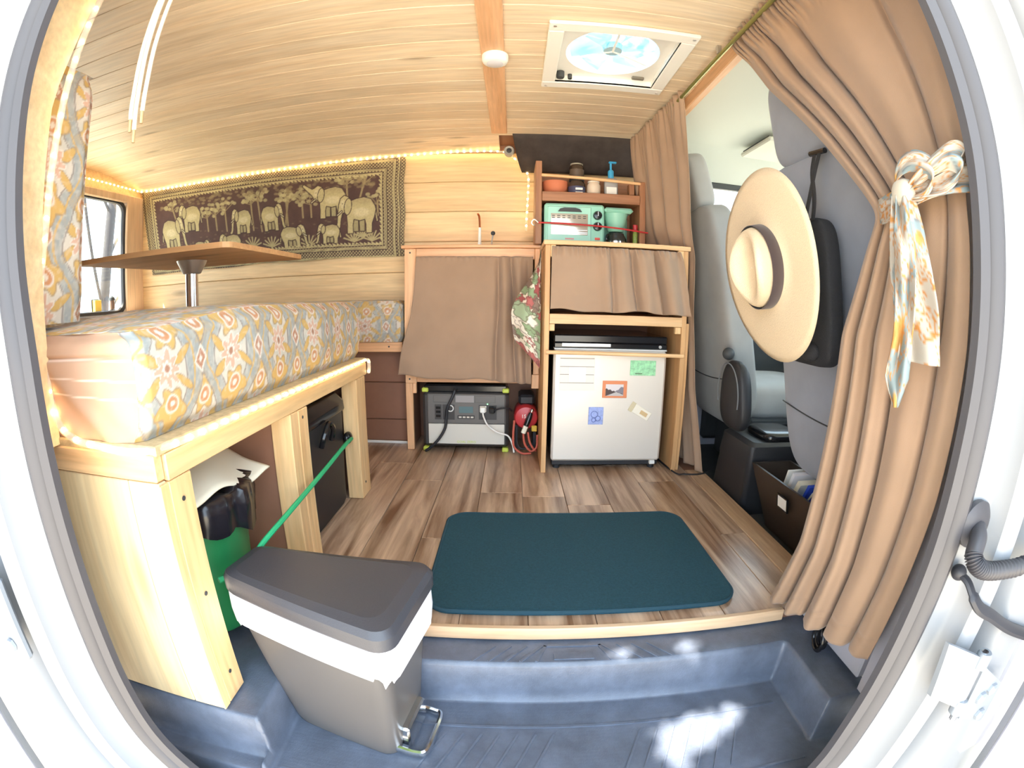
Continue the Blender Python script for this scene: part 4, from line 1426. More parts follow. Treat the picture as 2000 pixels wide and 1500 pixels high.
bx('badge', mat('badge_pink', hexc(206, 140, 140), .4), od, .206, .242, 1.1170, 1.1176, .906, .912)
for zz in (1.010, .964):
    kn = MB().lathe([(1e-6, 0), (.019, 0), (.019, .004), (.016, .014), (1e-6, .016)], 20, Matrix.Translation((.339, 1.1245, zz)) @ Matrix.Rotation(math.pi / 2, 4, 'X')).build('knob', M_blackg, bs, True)
    bx('pointer', M_steelb, kn, .3375, .3405, 1.106, 1.1084, zz - .004, zz + .014)
bx('power_switch', mat('switch_red', hexc(216, 84, 70), .3), bs, .328, .349, 1.1205, 1.1246, .908, .918, .001)
MB().box(.368, .492, 1.13, 1.29, 1.028, 1.050, .010).build('coffee_top', M_mint, bs)
MB().lathe([(1e-6, 0), (.030, 0), (.034, .006), (.050, .072), (.052, .076), (1e-6, .076)], 26, cx=.426, cy=1.18, cz=.952).build('filter_basket', M_mint, bs, True)
bx('coffee_back', M_mint, bs, .372, .492, 1.24, 1.295, .886, 1.03, .01)
bx('coffee_base', M_blackg, bs, .369, .492, 1.13, 1.29, .8775, .890, .004)
ca = MB().lathe([(1e-6, 0), (.036, 0), (.043, .010), (.044, .03), (.034, .050), (.033, .055), (1e-6, .055)], 24, cx=.428, cy=1.18, cz=.891).build('carafe', mat('carafe_glass', hexc(58, 60, 58), .06), bs, True)
MB().lathe([(.0445, .012), (.0455, .012), (.0455, .020), (.0445, .020)], 24, cx=.428, cy=1.18, cz=.891).build('carafe_band', M_steel, ca, True)
MB().tube(smoothpath([(.395, 1.145, .94), (.380, 1.128, .93), (.378, 1.125, .91), (.392, 1.143, .90)], 5), .005, 8).build('carafe_handle', M_blackg, ca, True)

gb = thing('hot_sauce_bottle', 'slim green bottle with red cap right of the coffee maker', 'bottle', (.506, 1.19, .8765))
MB().lathe([(1e-6, 0), (.0095, 0), (.0105, .003), (.0105, .070), (.009, .078), (1e-6, .078)], 16, cx=.506, cy=1.16, cz=.8767).build('bottle', mat('green_label', hexc(140, 160, 74), .35, var=.35, vscale=120), gb, True)
MB().lathe([(1e-6, .0785), (.0095, .0785), (.0105, .082), (.0105, .108), (1e-6, .110)], 16, cx=.506, cy=1.16, cz=.8767).build('cap', M_red, gb, True)
bc = thing('bungee_strap', 'thin red bungee strap hooked across the toaster oven front', 'strap', (.32, 1.10, .96))
MB().tube(smoothpath([(.098, 1.118, .972), (.22, 1.099, .967), (.40, 1.096, .958), (.55, 1.12, .948)], 10), .0035, 8).build('cord', M_red, bc, True)
MB().tube(smoothpath([(.098, 1.118, .972), (.083, 1.118, .984), (.074, 1.12, .980), (.071, 1.122, .970), (.078, 1.124, .962), (.084, 1.128, .962)], 6), .0028, 8).build('hook', M_steelb, bc, True)

# ---- black felt panel, ceiling puck, round sensor, vent
bp2 = MB()
NB = 14
P = []
for a in np.linspace(0, 1, 10):
    P.append([(-.012 + .045 * a + U_ * (.56), 1.205 + .155 * a + .012 * math.sin(math.pi * a), 1.384 - .135 * a - .018 * math.sin(math.pi * a)) for U_ in np.linspace(0, 1, NB)])
bp2.grid(np.array(P))
o = bp2.build('felt_panel', M_blackboard, None, True, angle=180)
md = o.modifiers.new('thickness', 'SOLIDIFY')
md.thickness = .006
tag(o, 'dark grey felt panel sloping between ceiling and wall above the shelf rack', 'panel')
pk = thing('puck_light', 'round white puck light fixed to the ceiling beam', 'ceiling light', (-.060, .51, 1.345))
MB().lathe([(1e-6, 0), (.026, 0), (.034, .004), (.038, .012), (.038, .026), (1e-6, .026)], 32, cx=-.060, cy=.505, cz=1.3455).build('housing', M_wplast, pk, True)
MB().lathe([(1e-6, -.0015), (.022, -.0015), (.024, -.0002), (1e-6, -.0002)], 32, cx=-.060, cy=.505, cz=1.3455).build('lens', mat('puck_lens', hexc(214, 214, 222), .3), pk, True)
sn = thing('round_sensor', 'small round grey speaker-like sensor at the end of the rope light', 'sensor', (-.026, 1.31, 1.315))
Ms = Matrix.Translation((-.026, 1.318, 1.336)) @ Matrix.Rotation(math.pi / 2, 4, 'X')
MB().lathe([(1e-6, -.03), (.022, -.03), (.025, 0), (.021, .006), (.017, .004), (1e-6, .004)], 24, Ms).build('body', mat('sensor_grey', hexc(170, 166, 158), .4), sn, True)
MB().lathe([(1e-6, .0045), (.010, .0045), (.012, .006), (1e-6, .008)], 20, Ms).build('lens', M_darkin, sn, True)

vn = thing('roof_vent', 'square white roof vent with round fan opening in the ceiling', 'vent', (.283, .517, 1.37))
vx0, vx1, vy0, vy1 = .083, .483, .317, .717
mb = MB()
for (a, b, c, d) in ((vx0, vx1, vy0, vy0 + .042), (vx0, vx1, vy1 - .042, vy1), (vx0, vx0 + .042, vy0 + .042, vy1 - .042), (vx1 - .042, vx1, vy0 + .042, vy1 - .042)):
    mb.box(a, b, c, d, 1.372, 1.3835, .003)
mb.build('flange', M_wplast, vn)
mb = MB()
i0 = [(vx0 + .042, vy0 + .042), (vx1 - .042, vy0 + .042), (vx1 - .042, vy1 - .042), (vx0 + .042, vy1 - .042)]
mb.add([(*p, 1.374) for p in i0] + [(*p, 1.44) for p in i0], [(i, (i + 1) % 4, 4 + (i + 1) % 4, 4 + i) for i in range(4)])
mb.build('inner_wall', M_wplast, vn)
# inner plate with the round opening
n = 48
cxv, cyv, rv = .283, .517, .138
sq = []
ci_ = []
for k in range(n):
    a = 2 * math.pi * k / n
    q = 1 / max(abs(math.cos(a)), abs(math.sin(a)))
    sq.append((cxv + .160 * q * math.cos(a), cyv + .160 * q * math.sin(a)))
    ci_.append((cxv + rv * math.cos(a), cyv + rv * math.sin(a)))
mb = MB()
mb.add([(*p, 1.398) for p in sq] + [(*p, 1.402) for p in ci_] + [(*p, 1.45) for p in ci_],
       [(i, (i + 1) % n, n + (i + 1) % n, n + i) for i in range(n)] + [(n + i, n + (i + 1) % n, 2 * n + (i + 1) % n, 2 * n + i) for i in range(n)])
mb.build('fan_plate', M_wplast, vn, True)
M_blade = mat('fan_blade', hexc(150, 208, 226), .3, trans=.6, alpha=.65)
for k in range(6):
    a0 = 2 * math.pi * k / 6
    P = []
    for rr_ in np.linspace(.03, .125, 5):
        P.append([(cxv + rr_ * math.cos(a0 + d_), cyv + rr_ * math.sin(a0 + d_), 1.425 + .02 * (d_ / .35)) for d_ in np.linspace(-.32, .32, 5)])
    MB().grid(np.array(P)).build('fan_blade', M_blade, vn, True)
MB().lathe([(1e-6, 1.41), (.028, 1.412), (.03, 1.43), (1e-6, 1.44)], 20, cx=cxv, cy=cyv).build('fan_hub', mat('hub', hexc(170, 200, 214), .4), vn, True)
for k in range(3):
    a0 = math.radians(30 + 120 * k)
    MB().tube([(cxv, cyv, 1.412), (cxv + .137 * math.cos(a0), cyv + .137 * math.sin(a0), 1.412)], .004, 6).build('fan_strut', M_wplast, vn)
M_dome, _nt, _b = newmat('vent_dome')
_nt.nodes.remove(_b)
_out = [q for q in _nt.nodes if q.type == 'OUTPUT_MATERIAL'][0]
_tc = _nt.nodes.new('ShaderNodeTexCoord')
_no = _nt.nodes.new('ShaderNodeTexNoise')
_no.inputs['Scale'].default_value = 9
_no.inputs['Detail'].default_value = 6
_no.inputs['Distortion'].default_value = 1.2
_rp = _nt.nodes.new('ShaderNodeValToRGB')
_rp.color_ramp.elements[0].position = .38
_rp.color_ramp.elements[1].position = .58
_rp.color_ramp.elements[0].color = (.10, .26, .36, 1)  # dark blotches painted in for trees reflected in the dome
_rp.color_ramp.elements[1].color = (.55, .72, .80, 1)
_tl = _nt.nodes.new('ShaderNodeBsdfTranslucent')
_tp = _nt.nodes.new('ShaderNodeBsdfTransparent')
_tp.inputs[0].default_value = (.25, .36, .42, 1)
_mx = _nt.nodes.new('ShaderNodeMixShader')
_mx.inputs[0].default_value = .3
_nt.links.new(_tc.outputs['Object'], _no.inputs[0])
_nt.links.new(_no.outputs[0], _rp.inputs[0])
_nt.links.new(_rp.outputs[0], _tl.inputs[0])
_nt.links.new(_tl.outputs[0], _mx.inputs[1])
_nt.links.new(_tp.outputs[0], _mx.inputs[2])
_nt.links.new(_mx.outputs[0], _out.inputs[0])
MB().lathe([(.24, 1.462), (.23, 1.50), (.14, 1.53), (1e-6, 1.54)], 32, cx=cxv, cy=cyv).build('dome', M_dome, vn, True)
for (a, b, r_, h) in ((.140, .648, .013, .022), (.172, .664, .007, .016)):
    MB().lathe([(1e-6, 0), (r_ * .85, 0), (r_, .004), (r_, h), (1e-6, h)], 18, cx=a, cy=b, cz=1.397 - h).build('knob', M_darkin, vn, True)
MB().box(.370, .410, .640, .652, 1.388, 1.3975, .002).build('latch', mat('latch', hexc(120, 112, 100), .5), vn)
for (a, b) in ((.098, .332), (.468, .332), (.468, .702), (.098, .702)):
    MB().lathe([(1e-6, 0), (.0045, 0), (.0045, .0018), (1e-6, .0018)], 10, cx=a, cy=b, cz=1.3702).build('screw', M_steelb, vn)

# ---- hanging cords near the doorway
M_aglet = mat('aglet', hexc(178, 150, 110), .4)
for lab, p in (('cream drawstring cord, leftmost of those dangling by the doorway', [(-.585, -.115, 1.392), (-.612, -.17, 1.25), (-.616, -.195, 1.12), (-.618, -.20, 1.0), (-.617, -.20, .965)]),
               ('cream drawstring cord with brown tip hanging lowest by the doorway', [(-.578, -.115, 1.392), (-.604, -.17, 1.25), (-.606, -.195, 1.12), (-.607, -.20, 1.0), (-.606, -.20, .945)]),
               ('cream drawstring cord, rightmost of those dangling by the doorway', [(-.56, -.11, 1.392), (-.583, -.17, 1.25), (-.588, -.195, 1.12), (-.5905, -.20, 1.02), (-.592, -.20, .975)])):
    t = thing('drawstring_cord', lab, 'cord', p[-1], 'drawstring cords')
    MB().tube(smoothpath(p, 8), .0038, 8).build('cord', M_cord, t, True)
    e = p[-1]
    MB().tube([(e[0], e[1], e[2] + .002), (e[0] + .001, e[1], e[2] - .022)], .0028, 8).build('aglet', M_aglet, t, True)
MB_k = MB().ball((-.590, -.145, 1.30), .012, 12, 8, (1, 1, 1.4)).build('cord_knot', M_cord, None, True)
tag(MB_k, 'cream knot joining the dangling drawstring cords at the ceiling', 'knot')

# ================================================================== MAT, TRASH CAN, UNDER-BENCH THINGS
mb = MB()
poly = rrect(-.187, .525, .035, .532, .06, 10)
inner = rrect(-.180, .518, .042, .525, .055, 10)
n = len(poly)
vs = [(*p, .0015) for p in poly] + [(*p, .010) for p in poly] + [(*p, .0125) for p in inner]
mb.add(vs, [(i, (i + 1) % n, n + (i + 1) % n, n + i) for i in range(n)] + [(n + i, n + (i + 1) % n, 2 * n + (i + 1) % n, 2 * n + i) for i in range(n)] + [tuple(range(2 * n, 3 * n))])
fm = mb.build('floor_mat', M_mat, None)
tag(fm, 'dark teal floor mat with rounded corners on the plank floor', 'mat')
mb = MB()
mb.tube([(*p, .009) for p in rrect(-.186, .524, .036, .531, .06, 10)], .0045, 6, True)
mb.build('binding', mat('mat_binding', hexc(28, 62, 76), .9), fm, True)

Tm = Matrix.Translation((-.320, -.160, 0)) @ Matrix.Rotation(math.radians(-10), 4, 'Z')
tc_ = thing('trash_can', 'dark grey step trash can with white liner on the entry step', 'trash can', (-.32, -.165, -.128))


def rrsec(hx, hy, r, n=6):
    return rrect(-hx, hx, -hy, hy, r, n)



def taper(p):
    return (p[0], p[1] * (.76 + .24 * p[0] / .175))


secs = [(.112, .080, -.1275), (.116, .083, -.118), (.160, .100, .125), (.166, .102, .165)]
coff = lambda z: .026 * (.125 - min(z, .125)) / .2525
P = np.array([[(taper(p)[0] + coff(z), taper(p)[1], z) for p in rrsec(a, b, .030)] for a, b, z in secs])
P = np.concatenate([P, P[:, :1]], 1)
mb = MB().grid(P, Tm)
mb.add([(taper(p)[0] + .026, taper(p)[1], -.1275) for p in rrsec(.112, .080, .030)], [tuple(range(len(rrsec(.1, .1, .03))))], Tm)
mb.build('can_body', M_can, tc_, True)
# liner skirt
rim = [taper(p) for p in rrsec(.170, .106, .032, 10)]
n = len(rim)
rr_ = np.random.default_rng(4)
P = []
for i, p in enumerate(rim + rim[:1]):
    ii = i % n
    front = 1.0 if p[1] < -.02 else .35
    d = front * (.040 + .045 * math.sin(math.pi * (p[0] + .18) / .36) + .008 * math.sin(ii * .7) + .016 * rr_.random() + (.045 * math.exp(-((p[0] - .035) / .018) ** 2) if p[1] < 0 else 0))
    if p[0] > .15:
        d = .060 + .012 * rr_.random()
    q = 1 + .03 * math.sin(ii * 1.9)
    P.append([(p[0], p[1], .172), (p[0] * 1.015, p[1] * 1.04, .165), (p[0] * 1.02 * 1, p[1] * 1.05 * q, .165 - d * .5), (p[0] * 1.005, p[1] * 1.02 * q, .165 - d)])
MB().grid(np.array(P), Tm).build('liner', M_bag, tc_, True, angle=180)
lid_secs = [(.172, .108, .166), (.177, .112, .172), (.177, .112, .194), (.170, .105, .205), (.150, .085, .210)]
P = np.array([[(*taper(p), z) for p in rrsec(a, b, .034 if k < 3 else .03, 6)] for k, (a, b, z) in enumerate(lid_secs)])
P = np.concatenate([P, P[:, :1]], 1)
mb = MB().grid(P, Tm)
m_ = len(rrsec(.1, .1, .03, 6))
mb.add([(*taper(p), .210) for p in rrsec(.150, .085, .03, 6)], [tuple(range(m_))], Tm)
ld = mb.build('lid', M_lid, tc_, True, angle=25)
# steel pedal loop on the right end
Tp = Tm @ Matrix.Translation((.141, -.005, -.10))
pd = MB().tube([tuple(Tp @ Vector(v)) for v in smoothpath([(-.008, -.055, -.012), (.030, -.055, -.016), (.046, -.046, -.016), (.048, 0, -.016), (.046, .046, -.016), (.030, .055, -.016), (-.008, .055, -.012)], 5)], .0055, 8, sx=1.6)
pd.build('pedal', M_steel, tc_, True)
MB().box(-.004, .018, -.045, .045, -.02, .035, .004, Tp).build('pedal_plate', M_steel, tc_)

# green bucket with black liner, white bag
gbk = thing('green_bucket', 'green bucket with black liner bag under the bench', 'bucket', (-.655, -.045, 0))
MB().lathe([(1e-6, .001), (.100, .001), (.106, .02), (.122, .285), (.127, .290), (.127, .298), (1e-6, .298)], 32, cx=-.655, cy=-.045).build('bucket_body', M_green, gbk, True)
P = []
nn = 64
for k in range(nn + 1):
    a = 2 * math.pi * k / nn
    w1 = .004 * math.sin(9 * a) + .004 * math.sin(17 * a + 1)
    d = .075 + .012 * math.sin(3 * a + .5) + .008 * math.sin(9 * a)
    P.append([(-.655 + r_ * math.cos(a), -.045 + r_ * math.sin(a), z_) for r_, z_ in ((.085, .303 + w1), (.110, .308 + w1), (.139 + w1, .303), (.141 + w1 * 1.3, .300 - d * .35), (.139 + w1, .300 - d * .7), (.137 + w1, .300 - d))])
MB().grid(np.array(P)).build('liner_bag', M_blkbag, gbk, True, angle=180)
P = []
for k in range(33):
    a = k / 32
    yy = -.165 + .275 * a
    P.append([(-.705 + .172 * f, yy + .01 * math.sin(f * 6), .414 - .088 * f ** 1.3 - .03 * a * (1 - f) + .008 * math.sin(a * 9 + f * 5) - .035 * a) for f in np.linspace(0, 1, 16)])
o = MB().grid(np.array(P)).build('paper_bag', M_cream, None, True, angle=180)
md = o.modifiers.new('thickness', 'SOLIDIFY')
md.thickness = .004
tag(o, 'cream crumpled paper bag flopped over the black liner in the bucket', 'bag')

# black storage box
bb = thing('storage_box', 'black plastic storage box between the bench posts', 'box', (-.70, .47, 0))
secs = [(.165, .165, .002), (.172, .170, .02), (.178, .175, .31), (.180, .178, .315)]
Tb = Matrix.Translation((-.712, .438, 0))
P = np.array([[(*p, z) for p in rrsec(a, b, .025)] for a, b, z in secs])
P = np.concatenate([P, P[:, :1]], 1)
MB().grid(P, Tb).build('tub', M_black, bb, True)
lid_secs = [(.183, .182, .3155), (.185, .184, .32), (.183, .182, .345), (.165, .163, .372), (.10, .10, .380)]
P = np.array([[(*p, z) for p in rrsec(a, b, .03)] for a, b, z in lid_secs])
P = np.concatenate([P, P[:, :1]], 1)
mb = MB().grid(P, Tb)
mb.add([(*p, .380) for p in rrsec(.10, .10, .03)], [tuple(range(len(rrsec(.1, .1, .03))))], Tb)
mb.build('lid', M_blackg, bb, True)
MB().tube(smoothpath([(-.530, .40, .25), (-.520, .405, .285), (-.518, .44, .31), (-.520, .475, .285), (-.530, .48, .25)], 6), .008, 8).build('handle', M_blackg, bb, True)
MB().ball((-.522, .600, .222), .020, 14, 10, (.7, 1.2, 1)).build('knob', M_blackg, bb, True)
gc = MB().tube(smoothpath([(-.507, .592, .222), (-.487, .48, .237), (-.470, .25, .232), (-.464, .05, .222), (-.474, -.05, .205), (-.505, -.10, .165), (-.535, -.15, .160)], 8), .0058, 8).build('green_bungee', M_gcord, None, True)
tag(gc, 'taut green cord stretched from the storage box past the trash can', 'cord')

# ================================================================== CURTAINS AT THE CAB
rd = thing('curtain_rod', 'thin brass curtain rod along the cab opening at the ceiling', 'curtain rod', (.555, .4, 1.34))
MB().tube([(.566, -.33, 1.352), (.548, .4, 1.352), (.530, 1.28, 1.350)], .006, 10).build('rod', mat('brass_rod', hexc(150, 150, 92), .3, .7), rd, True)
for (xx, yy) in ((.565, -.30), (.549, .36), (.532, 1.24)):
    MB().box(xx - .006, xx + .006, yy - .006, yy + .006, 1.358, 1.384, .001).build('bracket', M_steelb, rd)


def ruffle(k, a, seed):
    return lambda S, T: a * (np.sin(S * k + 2.0 * np.sin(S * 23 + seed)) * (1 - ss(T, .03, .16)))


drape('cab_curtain', 'narrow brown curtain bunched behind the fridge cabinet',
      [(0, (.500, 1.190, 1.372), (.540, .655, 1.372), .25), (.02, (.500, 1.190, 1.345), (.545, .655, 1.345), .25), (.06, (.505, 1.20, 1.29), (.565, .70, 1.27), .7), (.16, (.520, 1.215, 1.16), (.612, .80, 1.15), 1), (.30, (.556, 1.24, .96), (.650, .885, .96), 1),
       (.36, (.600, 1.27, .885), (.672, .915, .88), .7), (.38, (.676, 1.28, .85), (.684, .925, .85), .5), (.55, (.690, 1.29, .62), (.700, .962, .62), .8), (.75, (.700, 1.29, .33), (.722, .955, .33), .9), (1, (.705, 1.22, .012), (.752, .865, .012), .9)],
      150, 130, [(.08, .05, .9, 0), (.22, .04, -.8, .05), (.36, .05, 1.0, -.05), (.50, .035, -1.0, .03), (.63, .05, 1.0, 0), (.77, .04, -1.0, .04), (.90, .05, .9, 0)], .020, M_curt, (-.9, -.4, 0), extra=ruffle(120, .006, 1))

drape('cab_curtain', 'large brown curtain swept aside by the printed tie near the doorway',
      [(0, (.566, .318, 1.378), (.566, -.300, 1.378), .3), (.02, (.570, .312, 1.350), (.570, -.305, 1.345), .35), (.07, (.588, .262, 1.285), (.590, -.318, 1.27), .9), (.15, (.600, .195, 1.185), (.600, -.330, 1.15), 1.1), (.24, (.606, .080, 1.070), (.600, -.340, 1.04), 1.1), (.30, (.606, .010, 1.0), (.600, -.344, .975), 1.0),
       (.385, (.600, -.120, .865), (.596, -.348, .87), .8), (.415, (.594, -.160, .822), (.592, -.348, .822), .6), (.45, (.596, -.128, .765), (.596, -.350, .77), .8), (.56, (.604, -.060, .620), (.600, -.352, .62), 1.0), (.74, (.610, -.036, .371), (.604, -.342, .40), 1.1), (.87, (.612, -.018, .185), (.612, -.322, .25), 1.15), (1, (.606, .032, .010), (.622, -.296, .085), 1.1)],
      220, 200, [(.06, .04, .7, 0), (.12, .016, -1.2, .08), (.20, .045, 1.0, .10), (.29, .016, -1.5, .16), (.38, .06, 1.1, .20), (.48, .018, -1.4, .22), (.64, .10, .8, .12), (.81, .020, -.9, .02), (.91, .06, .6, 0)], .024, M_curt, (-.86, -.5, 0),
      extra=lambda S, T: .008 * np.sin(S * 190 + 2.5 * np.sin(S * 31)) * (1 - ss(T, .025, .09)) - .004 * (1 - ss(np.abs(T - .965), .0015, .004)))

# printed tie: band, bow loops and two tails
tie = thing('curtain_tie', 'printed orange and white fabric tie bowed around the large curtain', 'curtain tie', (.56, -.26, .82))


def tiecol(off):
    def f(U, V):
        A, B = U * .8 + off, V * .8 + off * 1.7
        n1 = vnoise(A, B, 34, 21) * .65 + vnoise(A, B, 80, 22) * .35
        n2 = vnoise(A, B, 24, 23)
        C = np.zeros(U.shape + (3,)) + s2l((214, 206, 194))
        C = mixc(C, ss(n2, .46, .52), s2l((158, 176, 180)))
        C = mixc(C, ss(n2, .78, .82), s2l((212, 164, 92)))
        for lv in (.38, .50, .62):
            C = mixc(C, 1 - ss(np.abs(n1 - lv), .010, .024), s2l((218, 150, 78)))
        C = mixc(C, (1 - ss(np.abs(n2 - .53), .006, .016)) * .7, s2l((130, 134, 140)))
        return np.clip(C * .62, 0, 1)
    return f


def ribbon(name, pts, widths, wdir, off, twist=0.0, L=None):
    P0 = np.array(smoothpath(pts, 10))
    d = np.concatenate([[0], np.cumsum(np.linalg.norm(np.diff(P0, axis=0), axis=1))])
    W0 = np.interp(np.linspace(0, 1, len(P0)), np.linspace(0, 1, len(widths)), widths)
    wd_ = np.array(wdir, float)
    wd_ /= np.linalg.norm(wd_)

    def fn(U, V):
        P = np.stack([np.interp(V, d, P0[:, i]) for i in range(3)], -1)
        Wv = np.interp(V, d, W0)
        s_ = (U / .1 - .5)
        cr = .006 * np.sin(s_ * 7 + V * 25) + .004 * np.cos(s_ * 11 - V * 40)
        return P + s_[..., None] * Wv[..., None] * wd_ + cr[..., None] * np.array([-.7, -.7, 0])
    o = patch(name, fn, 36, max(20, int(d[-1] / .004)), tiecol(off), M_print, tie, .1, d[-1])
    md = o.modifiers.new('thickness', 'SOLIDIFY')
    md.thickness = .0015
    return o


ribbon('band', [(.598, -0.172, .825), (.560, -0.200, .818), (.540, -0.237, .815), (.535, -0.282, .822), (.545, -0.332, .835), (.565, -0.367, .842), (.60, -0.374, .842)], [.035, .042, .04, .035, .036, .04, .04], (0, .1, 1), .0)
ribbon('bow_loop', [(.530, -0.267, .828), (.520, -0.284, .858), (.520, -0.317, .868), (.530, -0.342, .850), (.532, -0.322, .826), (.528, -0.292, .822)], [.02, .034, .036, .034, .026, .02], (.3, .2, 1), .04)
ribbon('bow_loop', [(.528, -0.284, .826), (.524, -0.322, .846), (.538, -0.364, .868), (.552, -0.377, .858), (.545, -0.352, .835), (.530, -0.302, .824)], [.018, .03, .04, .04, .034, .02], (.2, -.2, 1), .09)
MB().pillow((.524, -0.290, .826), (.014, .018, .020), .8, .8).build('knot', fabric('tie_knot', hexc(186, 176, 160)), tie, True)
ribbon('tail', [(.522, -0.290, .822), (.518, -0.300, .78), (.520, -0.307, .72), (.530, -0.312, .66), (.536, -0.316, .598)], [.035, .050, .062, .066, .066], (.45, -1, 0), .02)
ribbon('tail', [(.518, -0.294, .822), (.508, -0.306, .77), (.506, -0.312, .70), (.512, -0.307, .63), (.518, -0.296, .575), (.522, -0.297, .535)], [.022, .030, .030, .028, .036, .008], (.45, -1, 0), .13)

# ================================================================== CAB SEATS
tilt = math.radians(-10.8)


def seat(name, label, cy, fabricm):
    t = thing(name, label, 'seat', (1.0, cy, -.04), 'cab seats')
    Rm = Matrix.Translation((.845, cy, .62)) @ Matrix.Rotation(tilt, 4, 'Y')
    MB().pillow((0, 0, 0), (.062, .266, .445), .32, .30, 48, 30, Rm).build('backrest', fabricm, t, True, angle=180)
    MB().tube([tuple(Rm @ Vector((-.0625, yy, -.20 - .05 * math.cos(yy * 4)))) for yy in np.linspace(-.25, .25, 20)], .0022, 6).build('seam', M_darkin, t, True)
    Rh = Matrix.Translation((.738, cy + .01, 1.165)) @ Matrix.Rotation(tilt, 4, 'Y')
    P_ = MB().pillow((0, 0, 0), (.052, .150, .125), .42, .42, 40, 24)
    P_.v = [tuple(Rh @ Vector((p[0], p[1] * (1.06 - .25 * (p[2] / .125 + 1) / 2), p[2]))) for p in P_.v]
    P_.build('headrest', fabricm, t, True, angle=180)
    for s_ in (-.06, .06):
        MB().tube([(.765, cy + s_, 1.0), (.748, cy + s_, 1.08)], .006, 8).build('headrest_post', M_steel, t, True)
    MB().pillow((1.13, cy, .29), (.25, .26, .075), .4, .35, 40, 20).build('seat_base', fabricm, t, True, angle=180)
    bx('pedestal', M_darkin, t, .99, 1.32, cy - .2, cy + .2, -.0398, .20, .02)
    bx('side_shield', M_darkin, t, .93, 1.30, cy - .25, cy + .25, .19, .235, .015)
    return t


seat('passenger_seat', 'grey passenger seat seen from behind with a straw hat hung on it', .225, M_seat)
drv = seat('driver_seat', 'grey driver seat showing past the narrow brown curtain', 1.115, M_seatl)
ar = MB()
P_ = MB().pillow((0, 0, 0), (.032, .092, .125), .7, .6, 32, 20)
P_.v = [(.800 + p[0] - .1 * (p[2]) * .5, .752 + p[1] * (1.0 - .18 * (p[2] / .13)), .345 + p[2]) for p in P_.v]
arm = thing('folding_armrest', 'black folded-up armrest with round knob beside the driver seat', 'armrest', (.84, .80, .23))
P_.build('arm_pad', M_black, arm, True, angle=180)
MB().tube([(.767 - .1 * .13 * np.sin(a) * .5, .752 + .085 * math.cos(a), .345 + .115 * math.sin(a)) for a in np.linspace(-.3, math.pi + .3, 24)], .0025, 6).build('piping', mat('piping_grey', hexc(110, 112, 116), .6), arm, True)
MB().ball((.790, .818, .487), .023, 20, 14).build('knob', M_darkin, arm, True)
cn = thing('console_box', 'black plastic console box on the cab floor between the seats', 'console', (.915, .706, -.04))
secs = [(.13, .130, -.0395), (.135, .133, -.03), (.124, .124, .12), (.126, .126, .125), (.118, .118, .200), (.10, .105, .212)]
Tc = Matrix.Translation((.915, .706, 0))
P = np.array([[(*p, z) for p in rrsec(a, b, .02)] for a, b, z in secs])
P = np.concatenate([P, P[:, :1]], 1)
mb = MB().grid(P, Tc)
mb.add([(*p, .212) for p in rrsec(.10, .105, .02)], [tuple(range(len(rrsec(.1, .1, .02))))], Tc)
mb.build('box_body', M_black, cn, True)
MB().pillow((.94, .69, .222), (.08, .09, .022), .6, .5).build('lid', M_blackg, cn, True)
# visor and grab handle on the cab ceiling
vs_ = MB().box(1.02, 1.30, .93, 1.20, 1.352, 1.372, .006).build('sun_visor', mat('visor', hexc(196, 194, 182), .8), None)
tag(vs_, 'pale folded sun visor on the cab ceiling above the driver window', 'visor')
MB().tube([(1.03, .95, 1.373), (1.03, 1.18, 1.373)], .006, 8).build('hinge_rod', M_darkin, vs_, True)

# ---- organizer bin with papers
ob = thing('file_bin', 'dark wooden file bin holding papers below the passenger seat', 'bin', (.86, .38, -.04))
M_dwood = mat('dark_bin', hexc(52, 42, 36), .35)
mb = MB()
o1, o2 = [(.80, .165), (.955, .165), (.955, .575), (.80, .575)], [(.835, .22), (.94, .22), (.94, .48), (.835, .48)]
i1 = [(.808, .173), (.947, .173), (.947, .567), (.808, .567)]
mb.add([(*p, -.035) for p in o2] + [(*p, .155) for p in o1] + [(*p, .155) for p in i1] + [(p[0], p[1], -.028) for p in [(.843, .23), (.932, .23), (.932, .47), (.843, .47)]],
       [(0, 1, 2, 3)] + [(i, (i + 1) % 4, 4 + (i + 1) % 4, 4 + i) for i in range(4)] + [(4 + i, 4 + (i + 1) % 4, 8 + (i + 1) % 4, 8 + i) for i in range(4)] + [(8 + i, 8 + (i + 1) % 4, 12 + (i + 1) % 4, 12 + i) for i in range(4)] + [(12, 13, 14, 15)])
mb.build('bin_body', M_dwood, ob)
lh = MB()
for (a, b, c, d) in ((.325, .385, .118, .122), (.325, .385, .078, .082), (.325, .329, .082, .118), (.381, .385, .082, .118)):
    lh.box(.8005, .8065, a, b, c, d)
Lm = Matrix.Translation((-.004, 0, 0))
lh.v = [(p[0] - .006 + (.118 - p[2]) * .17, p[1], p[2]) for p in lh.v]
lf_ = lh.build('label_holder', M_blackg, ob)
MB().add([(.796 + (.118 - z_) * .17, y_, z_) for y_, z_ in ((.329, .082), (.381, .082), (.381, .118), (.329, .118))], [(0, 1, 2, 3)]).build('label_card', M_wplast, lf_)
for k, (yy, zz, lab, mm) in enumerate(((.470, .185, 'white sheet at the far end of the file bin', M_wplast), (.455, .190, 'white paper stack leaning in the file bin', M_bag), (.43, .18, 'cream paper beside the stack in the file bin', M_cream))):
    Tq = Matrix.Translation((.888, yy, .0)) @ Matrix.Rotation(math.radians(16 + 5 * k), 4, 'X')
    o = MB().box(-.042, .045, -.004 - .003 * k, .004 + .003 * k, .03, zz, .0006, Tq).build('paper_sheet', mm, None)
    tag(o, lab, 'paper', 'papers in the file bin')
